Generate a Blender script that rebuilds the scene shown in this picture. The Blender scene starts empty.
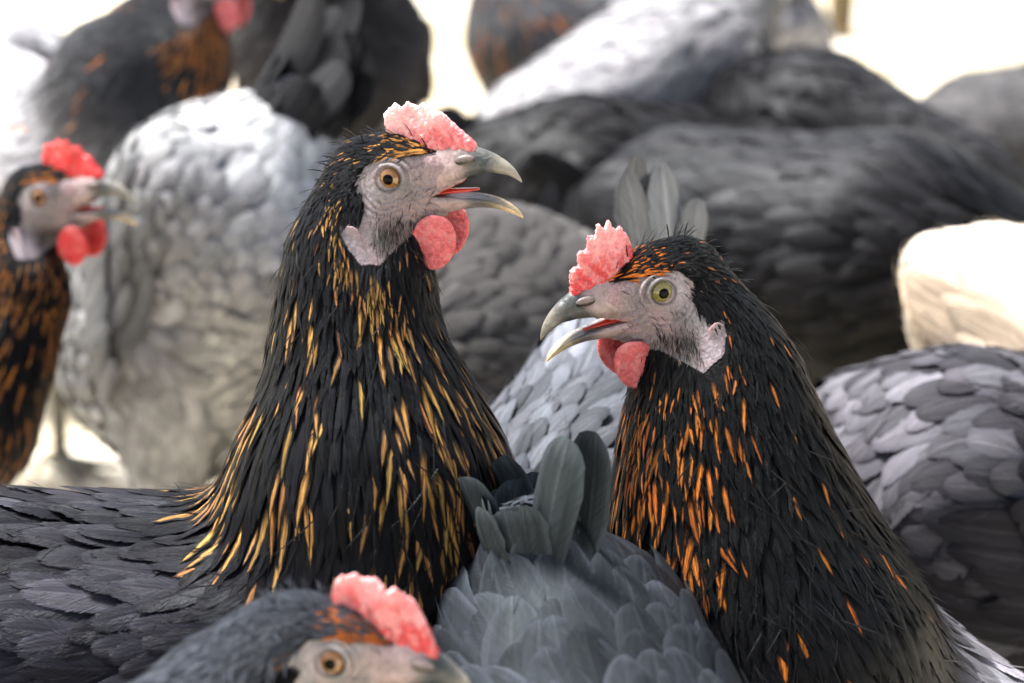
import bpy, math, time
import numpy as np
from mathutils import Vector
from mathutils.kdtree import KDTree

T0 = time.time()
R = math.radians
rng = np.random.default_rng(7)

# ------------------------------------------------------------------ camera, sky, sun, exposure
scene = bpy.context.scene
C = scene.collection
W_PX, H_PX = 1024.0, 683.0
LENS, PITCH, CAM_H = 85.0, R(18), 0.6176
F_PX = LENS / 36.0 * W_PX
cam = bpy.data.cameras.new("camera")
cam_ob = bpy.data.objects.new("camera", cam)
C.objects.link(cam_ob)
cam.lens = LENS
cam.clip_start, cam.clip_end = 0.02, 400
cam_ob.location = (0, 0, CAM_H)
cam_ob.rotation_euler = (R(90) - PITCH, 0, 0)
cam.dof.use_dof = True
cam.dof.focus_distance = 0.93
cam.dof.aperture_fstop = 7.2
scene.camera = cam_ob

SUN_EL, SUN_AZ = R(62), R(-58)          # azimuth clockwise from +Y (away from the camera)
world = bpy.data.worlds.new("World")
scene.world = world
world.use_nodes = True
wn = world.node_tree
bg = wn.nodes["Background"]
sky = wn.nodes.new("ShaderNodeTexSky")
sky.sky_type = 'NISHITA'
sky.sun_disc = False
sky.sun_elevation = SUN_EL
sky.sun_rotation = SUN_AZ
sky.air_density = 1.0
sky.dust_density = 4.0
sky.ozone_density = 0.6
hs_ = wn.nodes.new("ShaderNodeHueSaturation")
hs_.inputs["Saturation"].default_value = 0.6
wn.links.new(sky.outputs[0], hs_.inputs["Color"])
wn.links.new(hs_.outputs[0], bg.inputs[0])
bg.inputs[1].default_value = 0.105
sl = bpy.data.lights.new("sun", 'SUN')
sl.energy = 4.7
sl.angle = R(12)
sl.color = (1.0, 0.98, 0.955)
sun = bpy.data.objects.new("sun", sl)
C.objects.link(sun)
sdir = Vector((math.sin(SUN_AZ) * math.cos(SUN_EL), math.cos(SUN_AZ) * math.cos(SUN_EL), math.sin(SUN_EL)))
sun.rotation_euler = sdir.to_track_quat('Z', 'Y').to_euler()
sun.location = (0, 0, 5)
scene.view_settings.view_transform = 'Standard'
scene.view_settings.look = 'None'
scene.view_settings.gamma = 1
scene.view_settings.exposure = 1.38
scene.render.engine = 'CYCLES'
cy = scene.cycles
cy.max_bounces = 6
cy.diffuse_bounces = 3
cy.glossy_bounces = 3
cy.transmission_bounces = 3
cy.use_denoising = True
cy.sample_clamp_indirect = 6

SP, CP = math.sin(PITCH), math.cos(PITCH)


def P(px, py, d):
    """world point seen at pixel (px, py) at depth d metres"""
    x = (px - W_PX / 2) / F_PX * d
    v = (py - H_PX / 2) / F_PX * d
    return np.array([x, d * CP - v * SP, CAM_H - d * SP - v * CP])


def project(p):
    rel = p - np.array([0, 0, CAM_H])
    d = rel[:, 1] * CP - rel[:, 2] * SP
    v = -rel[:, 1] * SP - rel[:, 2] * CP
    return rel[:, 0] / d * F_PX + W_PX / 2, v / d * F_PX + H_PX / 2


# ------------------------------------------------------------------ materials
class NT:
    def __init__(s, name):
        s.m = bpy.data.materials.new(name)
        s.m.use_nodes = True
        s.t = s.m.node_tree
        s.b = s.t.nodes["Principled BSDF"]

    def n(s, kind, **kw):
        nd = s.t.nodes.new(kind)
        for k, v in kw.items():
            setattr(nd, k, v)
        return nd

    def l(s, a, b):
        s.t.links.new(a, b)

    def math(s, op, a, b=None, c=None):
        nd = s.n("ShaderNodeMath", operation=op)
        for i, v in enumerate((a, b, c)):
            if v is None:
                continue
            if isinstance(v, (int, float)):
                nd.inputs[i].default_value = v
            else:
                s.l(v, nd.inputs[i])
        return nd.outputs[0]

    def rng(s, v, a, b, c=0.0, d=1.0, smooth=True):
        nd = s.n("ShaderNodeMapRange")
        nd.interpolation_type = 'SMOOTHSTEP' if smooth else 'LINEAR'
        s.l(v, nd.inputs[0])
        for i, x in enumerate((a, b, c, d)):
            nd.inputs[i + 1].default_value = x
        return nd.outputs[0]

    def mix(s, f, a, b, blend='MIX'):
        nd = s.n("ShaderNodeMix", data_type='RGBA', blend_type=blend)
        for sock, v in ((nd.inputs[0], f), (nd.inputs[6], a), (nd.inputs[7], b)):
            if isinstance(v, (int, float)):
                sock.default_value = v
            elif isinstance(v, tuple):
                sock.default_value = v + (1,) if len(v) == 3 else v
            else:
                s.l(v, sock)
        return nd.outputs[2]

    def set(s, **kw):
        for k, v in kw.items():
            s.b.inputs[k.replace('_', ' ')].default_value = v

    def bump(s, h, strength, dist):
        nd = s.n("ShaderNodeBump")
        nd.inputs["Strength"].default_value = strength
        nd.inputs["Distance"].default_value = dist
        s.l(h, nd.inputs["Height"])
        s.l(nd.outputs[0], s.b.inputs["Normal"])


def feather_material(name, rough, spec, tint, streak=0.55, edge=0.35, bmp=0.7, fray=0.22, lace=2.0):
    m = NT(name)
    pig = m.n("ShaderNodeVertexColor", layer_name="pig").outputs
    acc = m.n("ShaderNodeVertexColor", layer_name="acc").outputs
    uv = m.n("ShaderNodeUVMap", uv_map="uv")
    sep = m.n("ShaderNodeSeparateXYZ")
    m.l(uv.outputs[0], sep.inputs[0])
    u, v = sep.outputs[0], sep.outputs[1]          # u: -1..1 (+ 4*id), v: 0..1
    uu = m.math('SUBTRACT', m.math('MODULO', u, 4.0), 2.0)
    au = m.math('ABSOLUTE', uu)
    # barbs: run outward and tipward
    bc = m.math('SUBTRACT', m.math('MULTIPLY', v, 1.0), m.math('MULTIPLY', au, 0.28))
    comb = m.n("ShaderNodeCombineXYZ")
    m.l(m.math('MULTIPLY', u, 0.8), comb.inputs[0])
    m.l(m.math('MULTIPLY', bc, 26.0), comb.inputs[1])
    ns = m.n("ShaderNodeTexNoise")
    ns.inputs["Scale"].default_value = 1.6
    ns.inputs["Detail"].default_value = 3.0
    ns.inputs["Roughness"].default_value = 0.6
    m.l(comb.outputs[0], ns.inputs["Vector"])
    st = ns.outputs[0]
    # lengthwise strands too
    comb2 = m.n("ShaderNodeCombineXYZ")
    m.l(m.math('MULTIPLY', u, 5.0), comb2.inputs[0])
    m.l(m.math('MULTIPLY', v, 2.0), comb2.inputs[1])
    ns2 = m.n("ShaderNodeTexNoise")
    ns2.inputs["Scale"].default_value = 1.0
    ns2.inputs["Detail"].default_value = 2.0
    m.l(comb2.outputs[0], ns2.inputs["Vector"])
    st2 = ns2.outputs[0]
    # accent: pigmented patch along the shaft, ragged edges
    ragged = m.math('ADD', au, m.math('MULTIPLY', m.math('SUBTRACT', st2, 0.5), 1.5))
    across = m.rng(ragged, 0.2, 0.62, 1.0, 0.0)
    vv = m.math('ADD', v, m.math('MULTIPLY', m.math('SUBTRACT', st, 0.5), 0.25))
    along = m.math('MULTIPLY', m.rng(vv, 0.25, 0.5), m.rng(vv, 0.93, 1.05, 1.0, 0.0))
    comb3 = m.n("ShaderNodeCombineXYZ")
    m.l(m.math('MULTIPLY', u, 9.0), comb3.inputs[0])
    m.l(m.math('MULTIPLY', v, 5.0), comb3.inputs[1])
    ns3 = m.n("ShaderNodeTexNoise")
    ns3.inputs["Scale"].default_value = 1.0
    m.l(comb3.outputs[0], ns3.inputs["Vector"])
    along = m.math('MULTIPLY', along, m.rng(ns3.outputs[0], 0.36, 0.56, 0.25, 1.0))
    mask = m.math('MULTIPLY', m.math('MULTIPLY', across, along), acc[1])
    col = m.mix(mask, pig[0], acc[0])
    # barb to barb variation, pale shaft, slightly paler worn edge
    var = m.math('ADD', m.rng(st, 0.25, 0.75, 1 - streak, 1 + streak, False),
                 m.rng(st2, 0.3, 0.7, -0.25, 0.25, False))
    col = m.mix(1.0, col, m.n_val(var) if False else var, 'MULTIPLY')
    shaft = m.math('MULTIPLY', m.rng(au, 0.02, 0.09, 1.0, 0.0), 0.5)
    col = m.mix(shaft, col, m.mix(1.0, col, (1.9, 1.85, 1.8), 'MULTIPLY'))
    rim = m.math('MULTIPLY', m.math('MAXIMUM', m.rng(au, 0.62, 0.98), m.rng(v, 0.84, 0.98)), edge)
    col = m.mix(rim, col, m.mix(1.0, col, (lace, lace, lace * 1.02), 'MULTIPLY'))
    m.l(col, m.b.inputs["Base Color"])
    m.set(Roughness=rough, Specular_IOR_Level=spec)
    m.b.inputs["Specular Tint"].default_value = tint + (1,)
    # frayed vane: barbs part near the edge and the tip
    e1 = m.math('SUBTRACT', st, m.math('ADD', m.math('MULTIPLY', m.math('SUBTRACT', au, 0.70), 1.5), fray))
    e2 = m.math('SUBTRACT', st2, m.math('ADD', m.math('MULTIPLY', m.math('SUBTRACT', v, 0.84), 2.6), fray))
    al = m.math('GREATER_THAN', m.math('MINIMUM', e1, e2), 0.0)
    m.l(al, m.b.inputs["Alpha"])
    h = m.math('ADD', m.math('MULTIPLY', st, 0.7), m.math('MULTIPLY', st2, 0.5))
    m.bump(h, bmp, 0.0009)
    return m.m


def attr_skin(name, rough=0.5, sss=0.0, scale=900.0, bump=0.35, spec=0.35, mottled=0.0, mcol=(0.8, 0.55, 0.55)):
    m = NT(name)
    pig = m.n("ShaderNodeVertexColor", layer_name="pig").outputs[0]
    g = m.n("ShaderNodeTexCoord").outputs["Object"]
    ns = m.n("ShaderNodeTexNoise")
    ns.inputs["Scale"].default_value = scale
    ns.inputs["Detail"].default_value = 4
    ns.inputs["Distortion"].default_value = 1.2
    m.l(g, ns.inputs["Vector"])
    vo = m.n("ShaderNodeTexVoronoi")
    vo.inputs["Scale"].default_value = scale * 0.9
    m.l(g, vo.inputs["Vector"])
    f = m.rng(ns.outputs[0], 0.3, 0.7, 0.72, 1.25, False)
    col = m.mix(1.0, pig, f, 'MULTIPLY')
    if mottled:
        n2 = m.n("ShaderNodeTexNoise")
        n2.inputs["Scale"].default_value = scale * 0.45
        n2.inputs["Detail"].default_value = 3
        m.l(g, n2.inputs["Vector"])
        k = m.math('MULTIPLY', m.rng(n2.outputs[0], 0.45, 0.62), mottled)
        col = m.mix(k, col, mcol)
    m.l(col, m.b.inputs["Base Color"])
    m.set(Roughness=rough, Specular_IOR_Level=spec)
    if sss:
        m.set(Subsurface_Weight=sss, Subsurface_Scale=0.004)
        m.b.inputs["Subsurface Radius"].default_value = (1.0, 0.25, 0.2)
    m.bump(m.math('ADD', ns.outputs[0], m.math('MULTIPLY', vo.outputs[0], 0.8)), bump, 0.0012)
    return m.m


def plain(name, col, rough=0.5, coat=0.0, spec=0.5, noise=None):
    m = NT(name)
    m.set(Roughness=rough, Specular_IOR_Level=spec, Coat_Weight=coat, Coat_Roughness=0.03)
    m.b.inputs["Base Color"].default_value = col + (1,)
    if noise:
        sc_, c2, lo, hi = noise
        g = m.n("ShaderNodeTexCoord").outputs["Object"]
        ns = m.n("ShaderNodeTexNoise")
        ns.inputs["Scale"].default_value = sc_
        ns.inputs["Detail"].default_value = 5
        m.l(g, ns.inputs["Vector"])
        m.l(m.mix(m.rng(ns.outputs[0], lo, hi), col, c2), m.b.inputs["Base Color"])
        m.bump(ns.outputs[0], 0.4, 0.001)
    return m.m


M = {
    'feather': feather_material("glossy_black_feather", 0.33, 0.10, (0.86, 0.93, 1.0), 0.42),
    'soft': feather_material("soft_feather", 0.65, 0.05, (0.92, 0.95, 1.0), 0.25, 0.7, 0.3, 0.08, 0.75),
    'teal': feather_material("iridescent_feather", 0.5, 0.08, (0.70, 0.95, 1.0), 0.3, 0.7, 0.3, -0.2, 2.0),
    'skin': attr_skin("face_skin", 0.6, 0.15, 620, 0.32, 0.2),
    'lobe': attr_skin("ear_lobe_skin", 0.6, 0.3, 500, 0.3, 0.2),
    'wattle': attr_skin("wattle_skin", 0.45, 0.35, 600, 0.4, 0.35, 0.3, (0.70, 0.34, 0.34)),
    'comb': attr_skin("comb_skin", 0.45, 0.45, 620, 0.5, 0.3, 0.4, (0.80, 0.50, 0.48)),
    'comb_red': attr_skin("red_comb_skin", 0.42, 0.35, 520, 0.6, 0.4, 0.15, (0.85, 0.45, 0.42)),
    'beak': attr_skin("beak_horn", 0.42, 0.0, 300, 0.35, 0.4, 0.3, (0.16, 0.14, 0.115)),
    'mouth': plain("mouth_lining", (0.62, 0.06, 0.035), 0.25, 0.5),
    'pupil': plain("pupil_black", (0.002, 0.002, 0.002), 0.2, 0.0, 0.08),
    'under': attr_skin("down_underlayer", 0.9, 0.0, 300, 0.3, 0.1),
    'leg': plain("leg_scales", (0.12, 0.115, 0.10), 0.5, 0, 0.4, (260, (0.22, 0.2, 0.13), 0.45, 0.6)),
}


def iris_mat(name, c1, c2):
    m = NT(name)
    uv = m.n("ShaderNodeUVMap", uv_map="uv")
    sep = m.n("ShaderNodeSeparateXYZ")
    m.l(uv.outputs[0], sep.inputs[0])
    ang, rad = sep.outputs[0], sep.outputs[1]
    cb = m.n("ShaderNodeCombineXYZ")
    m.l(m.math('MULTIPLY', m.math('SINE', ang), 5.0), cb.inputs[0])
    m.l(m.math('MULTIPLY', m.math('COSINE', ang), 5.0), cb.inputs[1])
    m.l(rad, cb.inputs[2])
    ns = m.n("ShaderNodeTexNoise")
    ns.inputs["Scale"].default_value = 2.0
    ns.inputs["Detail"].default_value = 3
    m.l(cb.outputs[0], ns.inputs["Vector"])
    col = m.mix(m.rng(ns.outputs[0], 0.35, 0.65), c1, c2)
    dark = m.rng(rad, 0.80, 0.98)
    col = m.mix(dark, col, (0.03, 0.02, 0.012))
    inner = m.rng(rad, 0.36, 0.46, 0.6, 0.0)
    col = m.mix(inner, col, (0.06, 0.04, 0.01))
    m.l(col, m.b.inputs["Base Color"])
    m.set(Roughness=0.12, Coat_Weight=1.0, Coat_Roughness=0.02)
    return m.m


M['iris_amber'] = iris_mat("amber_iris", (0.27, 0.125, 0.03), (0.17, 0.07, 0.018))
M['iris_green'] = iris_mat("olive_iris", (0.22, 0.185, 0.045), (0.14, 0.115, 0.028))


# ------------------------------------------------------------------ mesh helpers
def mesh_object(name, verts, faces, mat, parent=None, pig=None, acc=None, uv=None, smooth=True):
    """faces: (N,4) or (N,3) int array"""
    me = bpy.data.meshes.new(name)
    verts = np.asarray(verts, dtype=np.float32)
    faces = np.asarray(faces, dtype=np.int32)
    k = faces.shape[1]
    org = np.zeros(3) if parent is None else np.array(parent['origin'])
    me.vertices.add(len(verts))
    me.vertices.foreach_set("co", (verts - org).astype(np.float32).ravel())
    me.loops.add(faces.size)
    me.loops.foreach_set("vertex_index", faces.ravel())
    me.polygons.add(len(faces))
    me.polygons.foreach_set("loop_start", np.arange(0, faces.size, k, dtype=np.int32))
    me.polygons.foreach_set("loop_total", np.full(len(faces), k, dtype=np.int32))
    if smooth:
        me.polygons.foreach_set("use_smooth", np.ones(len(faces), dtype=bool))
    for nm, a in (("pig", pig), ("acc", acc)):
        if a is not None:
            at = me.color_attributes.new(nm, 'FLOAT_COLOR', 'POINT')
            if a.shape[1] == 3:
                a = np.c_[a, np.ones(len(a))]
            at.data.foreach_set("color", a.astype(np.float32).ravel())
    if uv is not None:
        ul = me.uv_layers.new(name="uv")
        ul.data.foreach_set("uv", uv[faces.ravel()].astype(np.float32).ravel())
    me.update()
    me.validate()
    me.materials.append(mat)
    ob = bpy.data.objects.new(name, me)
    C.objects.link(ob)
    if parent is not None:
        if 'inner' in parent:      # parent is itself a part
            pass
        ob.parent = parent
    return ob


def surface_nets(f, lo, hi, res):
    lo, hi = np.asarray(lo, float), np.asarray(hi, float)
    n = np.maximum(np.ceil((hi - lo) / res).astype(int) + 1, 3)
    ax = [lo[i] + res * np.arange(n[i]) for i in range(3)]
    g = np.stack(np.meshgrid(*ax, indexing='ij'), -1).reshape(-1, 3)
    vals = np.empty(len(g))
    for i in range(0, len(g), 400000):
        vals[i:i + 400000] = f(g[i:i + 400000])
    s = vals.reshape(n)
    ins = s < 0
    nc = n - 1
    acc = np.zeros(tuple(nc) + (3,))
    cnt = np.zeros(tuple(nc))
    idx = np.stack(np.meshgrid(*[np.arange(k) for k in nc], indexing='ij'), -1).astype(float)
    for axis in range(3):
        o1, o2 = [a for a in range(3) if a != axis]
        for da in (0, 1):
            for db in (0, 1):
                sl0 = [slice(None)] * 3
                sl1 = [slice(None)] * 3
                sl0[axis] = slice(0, nc[axis])
                sl1[axis] = slice(1, nc[axis] + 1)
                for o, dd in ((o1, da), (o2, db)):
                    sl0[o] = slice(dd, dd + nc[o])
                    sl1[o] = slice(dd, dd + nc[o])
                a, b = s[tuple(sl0)], s[tuple(sl1)]
                cr = (a < 0) != (b < 0)
                t = np.where(cr, a / np.where(cr, a - b, 1), 0)
                for c_, v in ((axis, t), (o1, float(da)), (o2, float(db))):
                    acc[..., c_] += np.where(cr, v, 0)
                cnt += cr
    has = cnt > 0
    vid = -np.ones(tuple(nc), dtype=np.int64)
    vid[has] = np.arange(has.sum())
    verts = lo + res * (idx[has] + acc[has] / cnt[has][:, None])
    quads = []
    for axis in range(3):
        o1, o2 = (axis + 1) % 3, (axis + 2) % 3
        sl0 = [slice(1, nc[a]) for a in range(3)]
        sl1 = [slice(1, nc[a]) for a in range(3)]
        sl0[axis] = slice(0, nc[axis])
        sl1[axis] = slice(1, nc[axis] + 1)
        a, b = ins[tuple(sl0)], ins[tuple(sl1)]

        def cell(d1, d2):
            q = [None] * 3
            q[axis] = slice(0, nc[axis])
            q[o1] = slice(1 - d1, nc[o1] - d1)
            q[o2] = slice(1 - d2, nc[o2] - d2)
            return vid[tuple(q)]
        c = [cell(1, 1), cell(0, 1), cell(0, 0), cell(1, 0)]
        m1, m2 = a & ~b, ~a & b
        quads.append(np.stack([x[m1] for x in c], -1))
        quads.append(np.stack([x[m2] for x in c[::-1]], -1))
    q = np.concatenate(quads)
    q = q[(q >= 0).all(1)]
    return verts, q


def nrm(v):
    v = np.asarray(v, float)
    return v / np.maximum(np.linalg.norm(v, axis=-1, keepdims=True), 1e-9)


# ------------------------------------------------------------------ implicit hen
class Prim:
    """tapered capsule (in an optional squashed frame) with what grows on it"""
    def __init__(s, a, b, ra, rb, flow, L=0.02, W=0.01, tip=0.5, lift=0.003, reg=0, squash=None, frame=None):
        s.a, s.b = np.asarray(a, float), np.asarray(b, float)
        s.ra, s.rb = ra, rb
        s.flow = nrm(flow)
        s.par = np.array([L, W, tip, lift])
        s.reg = reg
        s.frame, s.squash = frame, squash      # frame rows = axes, squash = factors per axis
        if frame is not None:
            s.T = np.diag(1 / np.asarray(squash)) @ frame

    def eval(s, p):
        a, b = s.a, s.b
        if s.frame is not None:
            q = (p - a) @ s.T.T
            ab = (b - a) @ s.T.T
        else:
            q = p - a
            ab = b - a
        L2 = max(ab @ ab, 1e-12)
        t = np.clip(q @ ab / L2, 0, 1)
        r = s.ra + (s.rb - s.ra) * t
        v = q - t[:, None] * ab
        ln = np.linalg.norm(v, axis=1)
        if s.frame is not None:
            g = nrm(v @ s.T)
            # approx. distance with gradient magnitude correction
            gm = np.linalg.norm((v / np.maximum(ln, 1e-9)[:, None]) @ s.T, axis=1)
            return (ln - r) / np.maximum(gm, 1e-6), g
        return ln - r, v / np.maximum(ln, 1e-9)[:, None]


class Shape:
    def __init__(s, body, head, kb=0.009, kh=0.0028):
        s.body, s.head, s.kb, s.kh = body, head, kb, kh
        s.trunk = [q for q in body if q.reg != 2]
        s.neck = [q for q in body if q.reg == 2]
        s.prims = s.trunk + s.neck + head
        s.flows = np.array([q.flow for q in s.prims])
        s.pars = np.array([q.par for q in s.prims])
        s.regs = np.array([q.reg for q in s.prims])

    def _grp(s, prims, k, p):
        D = np.empty((len(prims), len(p)))
        G = np.empty((len(prims), len(p), 3))
        for i, q in enumerate(prims):
            D[i], G[i] = q.eval(p)
        m = D.min(0)
        E = np.exp(-(D - m) / k)
        S = E.sum(0)
        Wt = E / S
        return m - k * np.log(S), Wt, G

    def field(s, p):
        """smooth union of three groups: trunk, neck, head (each with its own softness)"""
        out = None
        for prims, k, kj in ((s.trunk, s.kb, 0), (s.neck, 0.003, 0.007), (s.head, s.kh, 0.004)):
            if not prims:
                continue
            d1, w1, g1 = s._grp(prims, k, p)
            if out is None:
                d, Wt, G = d1, w1, g1
            else:
                m = np.minimum(d, d1)
                ea, eb = np.exp(-(d - m) / kj), np.exp(-(d1 - m) / kj)
                S = ea + eb
                d = m - kj * np.log(S)
                Wt = np.concatenate([Wt * (ea / S), w1 * (eb / S)])
                G = np.concatenate([G, g1])
            out = True
        n = nrm(np.einsum('ij,ijk->jk', Wt, G))
        return d, n, Wt

    def dist(s, p):
        return s.field(p)[0]

    def onto(s, p, h=0.0, it=2):
        for _ in range(it):
            d, n, w = s.field(p)
            p = p - n * (d - h)[:, None] if np.ndim(h) else p - n * (d - h)[:, None]
        return p, n, w


def point_in_poly(x, y, poly):
    c = np.zeros(len(x), bool)
    j = len(poly) - 1
    for i in range(len(poly)):
        xi, yi = poly[i]
        xj, yj = poly[j]
        m = ((yi > y) != (yj > y)) & (x < (xj - xi) * (y - yi) / ((yj - yi) or 1e-9) + xi)
        c ^= m
        j = i
    return c


# ------------------------------------------------------------------ feathers
def build_feathers(shape, p0, par, pig, acc, nl=6, nw=4, h0=0.0006, jitter=0.12, base_dir=None, rag=0.06,
                   camber=0.10, rigid=0.35, vp=1.0, hold=0.0):
    """par (N,4): length, width, tip roundness, lift.  Returns verts, faces, pig, acc, uv"""
    N = len(p0)
    L, Wd, tip, lift = par.T
    p, n, w = shape.onto(p0, h0)
    ang = rng.normal(0, jitter, N)
    hs = h0 + rng.uniform(0, 0.0005, N)
    cent = np.empty((nl + 1, N, 3))
    nor = np.empty((nl + 1, N, 3))
    side = np.empty((nl + 1, N, 3))
    prev = None
    vs = 1 - (1 - np.linspace(0, 1, nl + 1)) ** vp
    for k in range(nl + 1):
        v = vs[k]
        if k:
            p = p + dvec * (L * (vs[k] - vs[k - 1]))[:, None]
            h = hs + lift * (1.18 * v - 0.30 * v ** 4)
            d, n, w = shape.field(p)
            p = p - n * (d - h)[:, None]
            d, n, w = shape.field(p)
        fl = w.T @ shape.flows if base_dir is None else base_dir
        if k == 0:
            fl0 = fl
        fl = fl * (1 - hold) + fl0 * hold
        t = nrm(fl - n * np.einsum('ij,ij->i', fl, n)[:, None])
        b = np.cross(n, t)
        t = t * np.cos(ang)[:, None] + b * np.sin(ang)[:, None]
        if prev is not None:
            t = nrm(t * (1 - rigid) + prev * rigid)
            t = nrm(t - n * np.einsum('ij,ij->i', t, n)[:, None])
        prev = t
        dvec = t
        cent[k], nor[k], side[k] = p, n, nrm(np.cross(n, t))
    v = vs[:, None]
    rnd = np.sqrt(np.clip(1 - np.clip((v - 0.5) / 0.5, 0, 1) ** 2.4, 0, 1)) * np.clip(0.45 + v * 2.2, 0, 1)
    pnt = np.clip(v / 0.22, 0.25, 1) ** 0.7 * np.clip(1 - np.clip((v - 0.35) / 0.65, 0, 1) ** 1.5, 0, 1)
    prof = pnt * (1 - tip) + rnd * tip
    prof = np.maximum(prof, 0.04)[:, :, None] if False else np.maximum(prof * np.ones((1, N)), 0.04 + 0.36 * np.clip(tip - 0.4, 0, 1)[None] * (v > 0.99))
    us = np.linspace(-1, 1, nw + 1)
    V = np.empty((nl + 1, nw + 1, N, 3))
    tilt = rng.normal(0, 0.05, N)
    for j, u in enumerate(us):
        edge = abs(u) > 0.99
        jit = 1 + (rng.normal(0, rag, (nl + 1, N)) if edge else 0)
        hw = 0.5 * Wd * prof * jit
        V[:, j] = cent + side * (hw * u)[..., None] + nor * (-camber * hw * u * u + hw * u * tilt)[..., None]
        # barbs sweep tipward: V-shaped end
        if edge:
            V[-1, j] -= (cent[-1] - cent[-2]) * 0.15
    vid = np.arange((nl + 1) * (nw + 1) * N).reshape(nl + 1, nw + 1, N)
    f = np.stack([vid[:-1, :-1], vid[:-1, 1:], vid[1:, 1:], vid[1:, :-1]], -1).reshape(-1, 4)
    idn = (np.arange(N) % 997) * 4.0
    uu = np.broadcast_to(us[None, :, None] + 2.0 + idn, (nl + 1, nw + 1, N))
    vv = np.broadcast_to(vs[:, None, None], (nl + 1, nw + 1, N))
    uv = np.stack([uu, vv], -1).reshape(-1, 2)
    rep = (nl + 1) * (nw + 1)
    PG = np.broadcast_to(pig, (rep, N, 3)).reshape(-1, 3)
    AC = np.broadcast_to(acc, (rep, N, 4)).reshape(-1, 4)
    return V.reshape(-1, 3), f, PG, AC, uv


def free_feathers(bases, dirs, nors, L, Wd, bend, pig, nl=11, nw=6, tip=1.0, camber=0.18, accv=None):
    """stiff quills (tail): each curves towards its own normal by bend"""
    N = len(bases)
    dirs, nors = nrm(dirs), nrm(nors)
    nors = nrm(nors - dirs * np.einsum('ij,ij->i', nors, dirs)[:, None])
    side = np.cross(nors, dirs)
    v = 1 - (1 - np.linspace(0, 1, nl + 1)) ** 1.7
    L = np.broadcast_to(L, N)
    Wd = np.broadcast_to(Wd, N)
    bend = np.broadcast_to(bend, N)
    cent = bases + dirs * (L * v[:, None])[..., None] + nors * (bend * L * v[:, None] ** 2)[..., None]
    rnd = np.sqrt(np.clip(1 - np.clip((v - 0.72) / 0.28, 0, 1) ** 2.2, 0, 1)) * np.clip(0.25 + v * 1.5, 0, 1)
    pnt = np.clip(v / 0.22, 0.25, 1) ** 0.7 * np.clip(1 - np.clip((v - 0.35) / 0.65, 0, 1) ** 1.5, 0, 1)
    prof = np.maximum(rnd * tip + pnt * (1 - tip), 0.05)[:, None]
    us = np.linspace(-1, 1, nw + 1)
    V = np.empty((nl + 1, nw + 1, N, 3))
    for j, u in enumerate(us):
        jit = 1 + (rng.normal(0, 0.04, (nl + 1, N)) if abs(u) > 0.99 else 0)
        hw = 0.5 * Wd * prof * jit
        V[:, j] = cent + side * (hw * u)[..., None] - nors * (camber * hw * u * u)[..., None]
    vid = np.arange((nl + 1) * (nw + 1) * N).reshape(nl + 1, nw + 1, N)
    f = np.stack([vid[:-1, :-1], vid[:-1, 1:], vid[1:, 1:], vid[1:, :-1]], -1).reshape(-1, 4)
    idn = (np.arange(N) % 997) * 4.0
    uu = np.broadcast_to(us[None, :, None] + 2.0 + idn, (nl + 1, nw + 1, N))
    vv = np.broadcast_to(v[:, None, None], (nl + 1, nw + 1, N))
    uv = np.stack([uu, vv], -1).reshape(-1, 2)
    rep = (nl + 1) * (nw + 1)
    PG = np.broadcast_to(pig, (rep, N, 3)).reshape(-1, 3)
    AC = np.broadcast_to(np.zeros(4) if accv is None else accv, (rep, N, 4)).reshape(-1, 4)
    return V.reshape(-1, 3), f, PG, AC, uv


def join(parts):
    off = 0
    V, F, PG, AC, UV = [], [], [], [], []
    for v, f, pg, ac, uv in parts:
        if len(v) == 0:
            continue
        V.append(v); F.append(f + off); PG.append(pg); AC.append(ac); UV.append(uv)
        off += len(v)
    return [np.concatenate(x) for x in (V, F, PG, AC, UV)]


def sample_surface(verts, quads, n, wt):
    a, b, c, d = (verts[quads[:, i]] for i in range(4))
    area = 0.5 * np.linalg.norm(np.cross(c - a, d - b), axis=1)
    area = area * wt
    i = rng.choice(len(quads), n, p=area / area.sum())
    s, t = rng.random(n)[:, None], rng.random(n)[:, None]
    return (a[i] * (1 - s) + b[i] * s) * (1 - t) + (d[i] * (1 - s) + c[i] * s) * t


def thin(p, sp):
    """keep roughly one sample per cell of its own spacing"""
    lev = np.round(np.log2(sp) * 3).astype(int)
    keep = []
    for l in np.unique(lev):
        i = np.where(lev == l)[0]
        cell = np.floor(p[i] / 2 ** (l / 3)).astype(np.int64)
        key = cell[:, 0] * 73856093 ^ cell[:, 1] * 19349663 ^ cell[:, 2] * 83492791
        _, k = np.unique(key, return_index=True)
        keep.append(i[k])
    k = np.concatenate(keep)
    k = rng.permutation(k)
    return k


def darts(p, sp):
    """blue-noise subset: drop points closer than their own spacing to an earlier one"""
    k = thin(p, sp * 0.45)
    p, s_ = p[k], sp[k]
    lev = 1.3
    cellsz = s_.max() * 1.01
    order = np.argsort(s_ + rng.normal(0, 1e-5, len(s_)))
    # several hash levels would be tidier; a python dict per small level is quick enough
    kd = KDTree(len(p))
    for i in range(len(p)):
        kd.insert(p[i], i)
    kd.balance()
    dead = np.zeros(len(p), bool)
    keep = np.zeros(len(p), bool)
    for i in rng.permutation(len(p)):
        if dead[i]:
            continue
        keep[i] = True
        for _, j, dd in kd.find_range(p[i], s_[i]):
            dead[j] = True
    return k[keep]


# ------------------------------------------------------------------ head (millimetres, x beak, y left, z up, eye at 0,0)
BARE = [(32, 9), (24, 9), (14, 7.5), (5, 7.5), (-3, 8.0), (-9, 5), (-13, -2), (-16, -8), (-18, -13), (-16, -20), (-9, -29),
        (-2, -30), (2, -26), (8, -21), (14, -20), (26, -19), (36, -10), (36, 9)]


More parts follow.
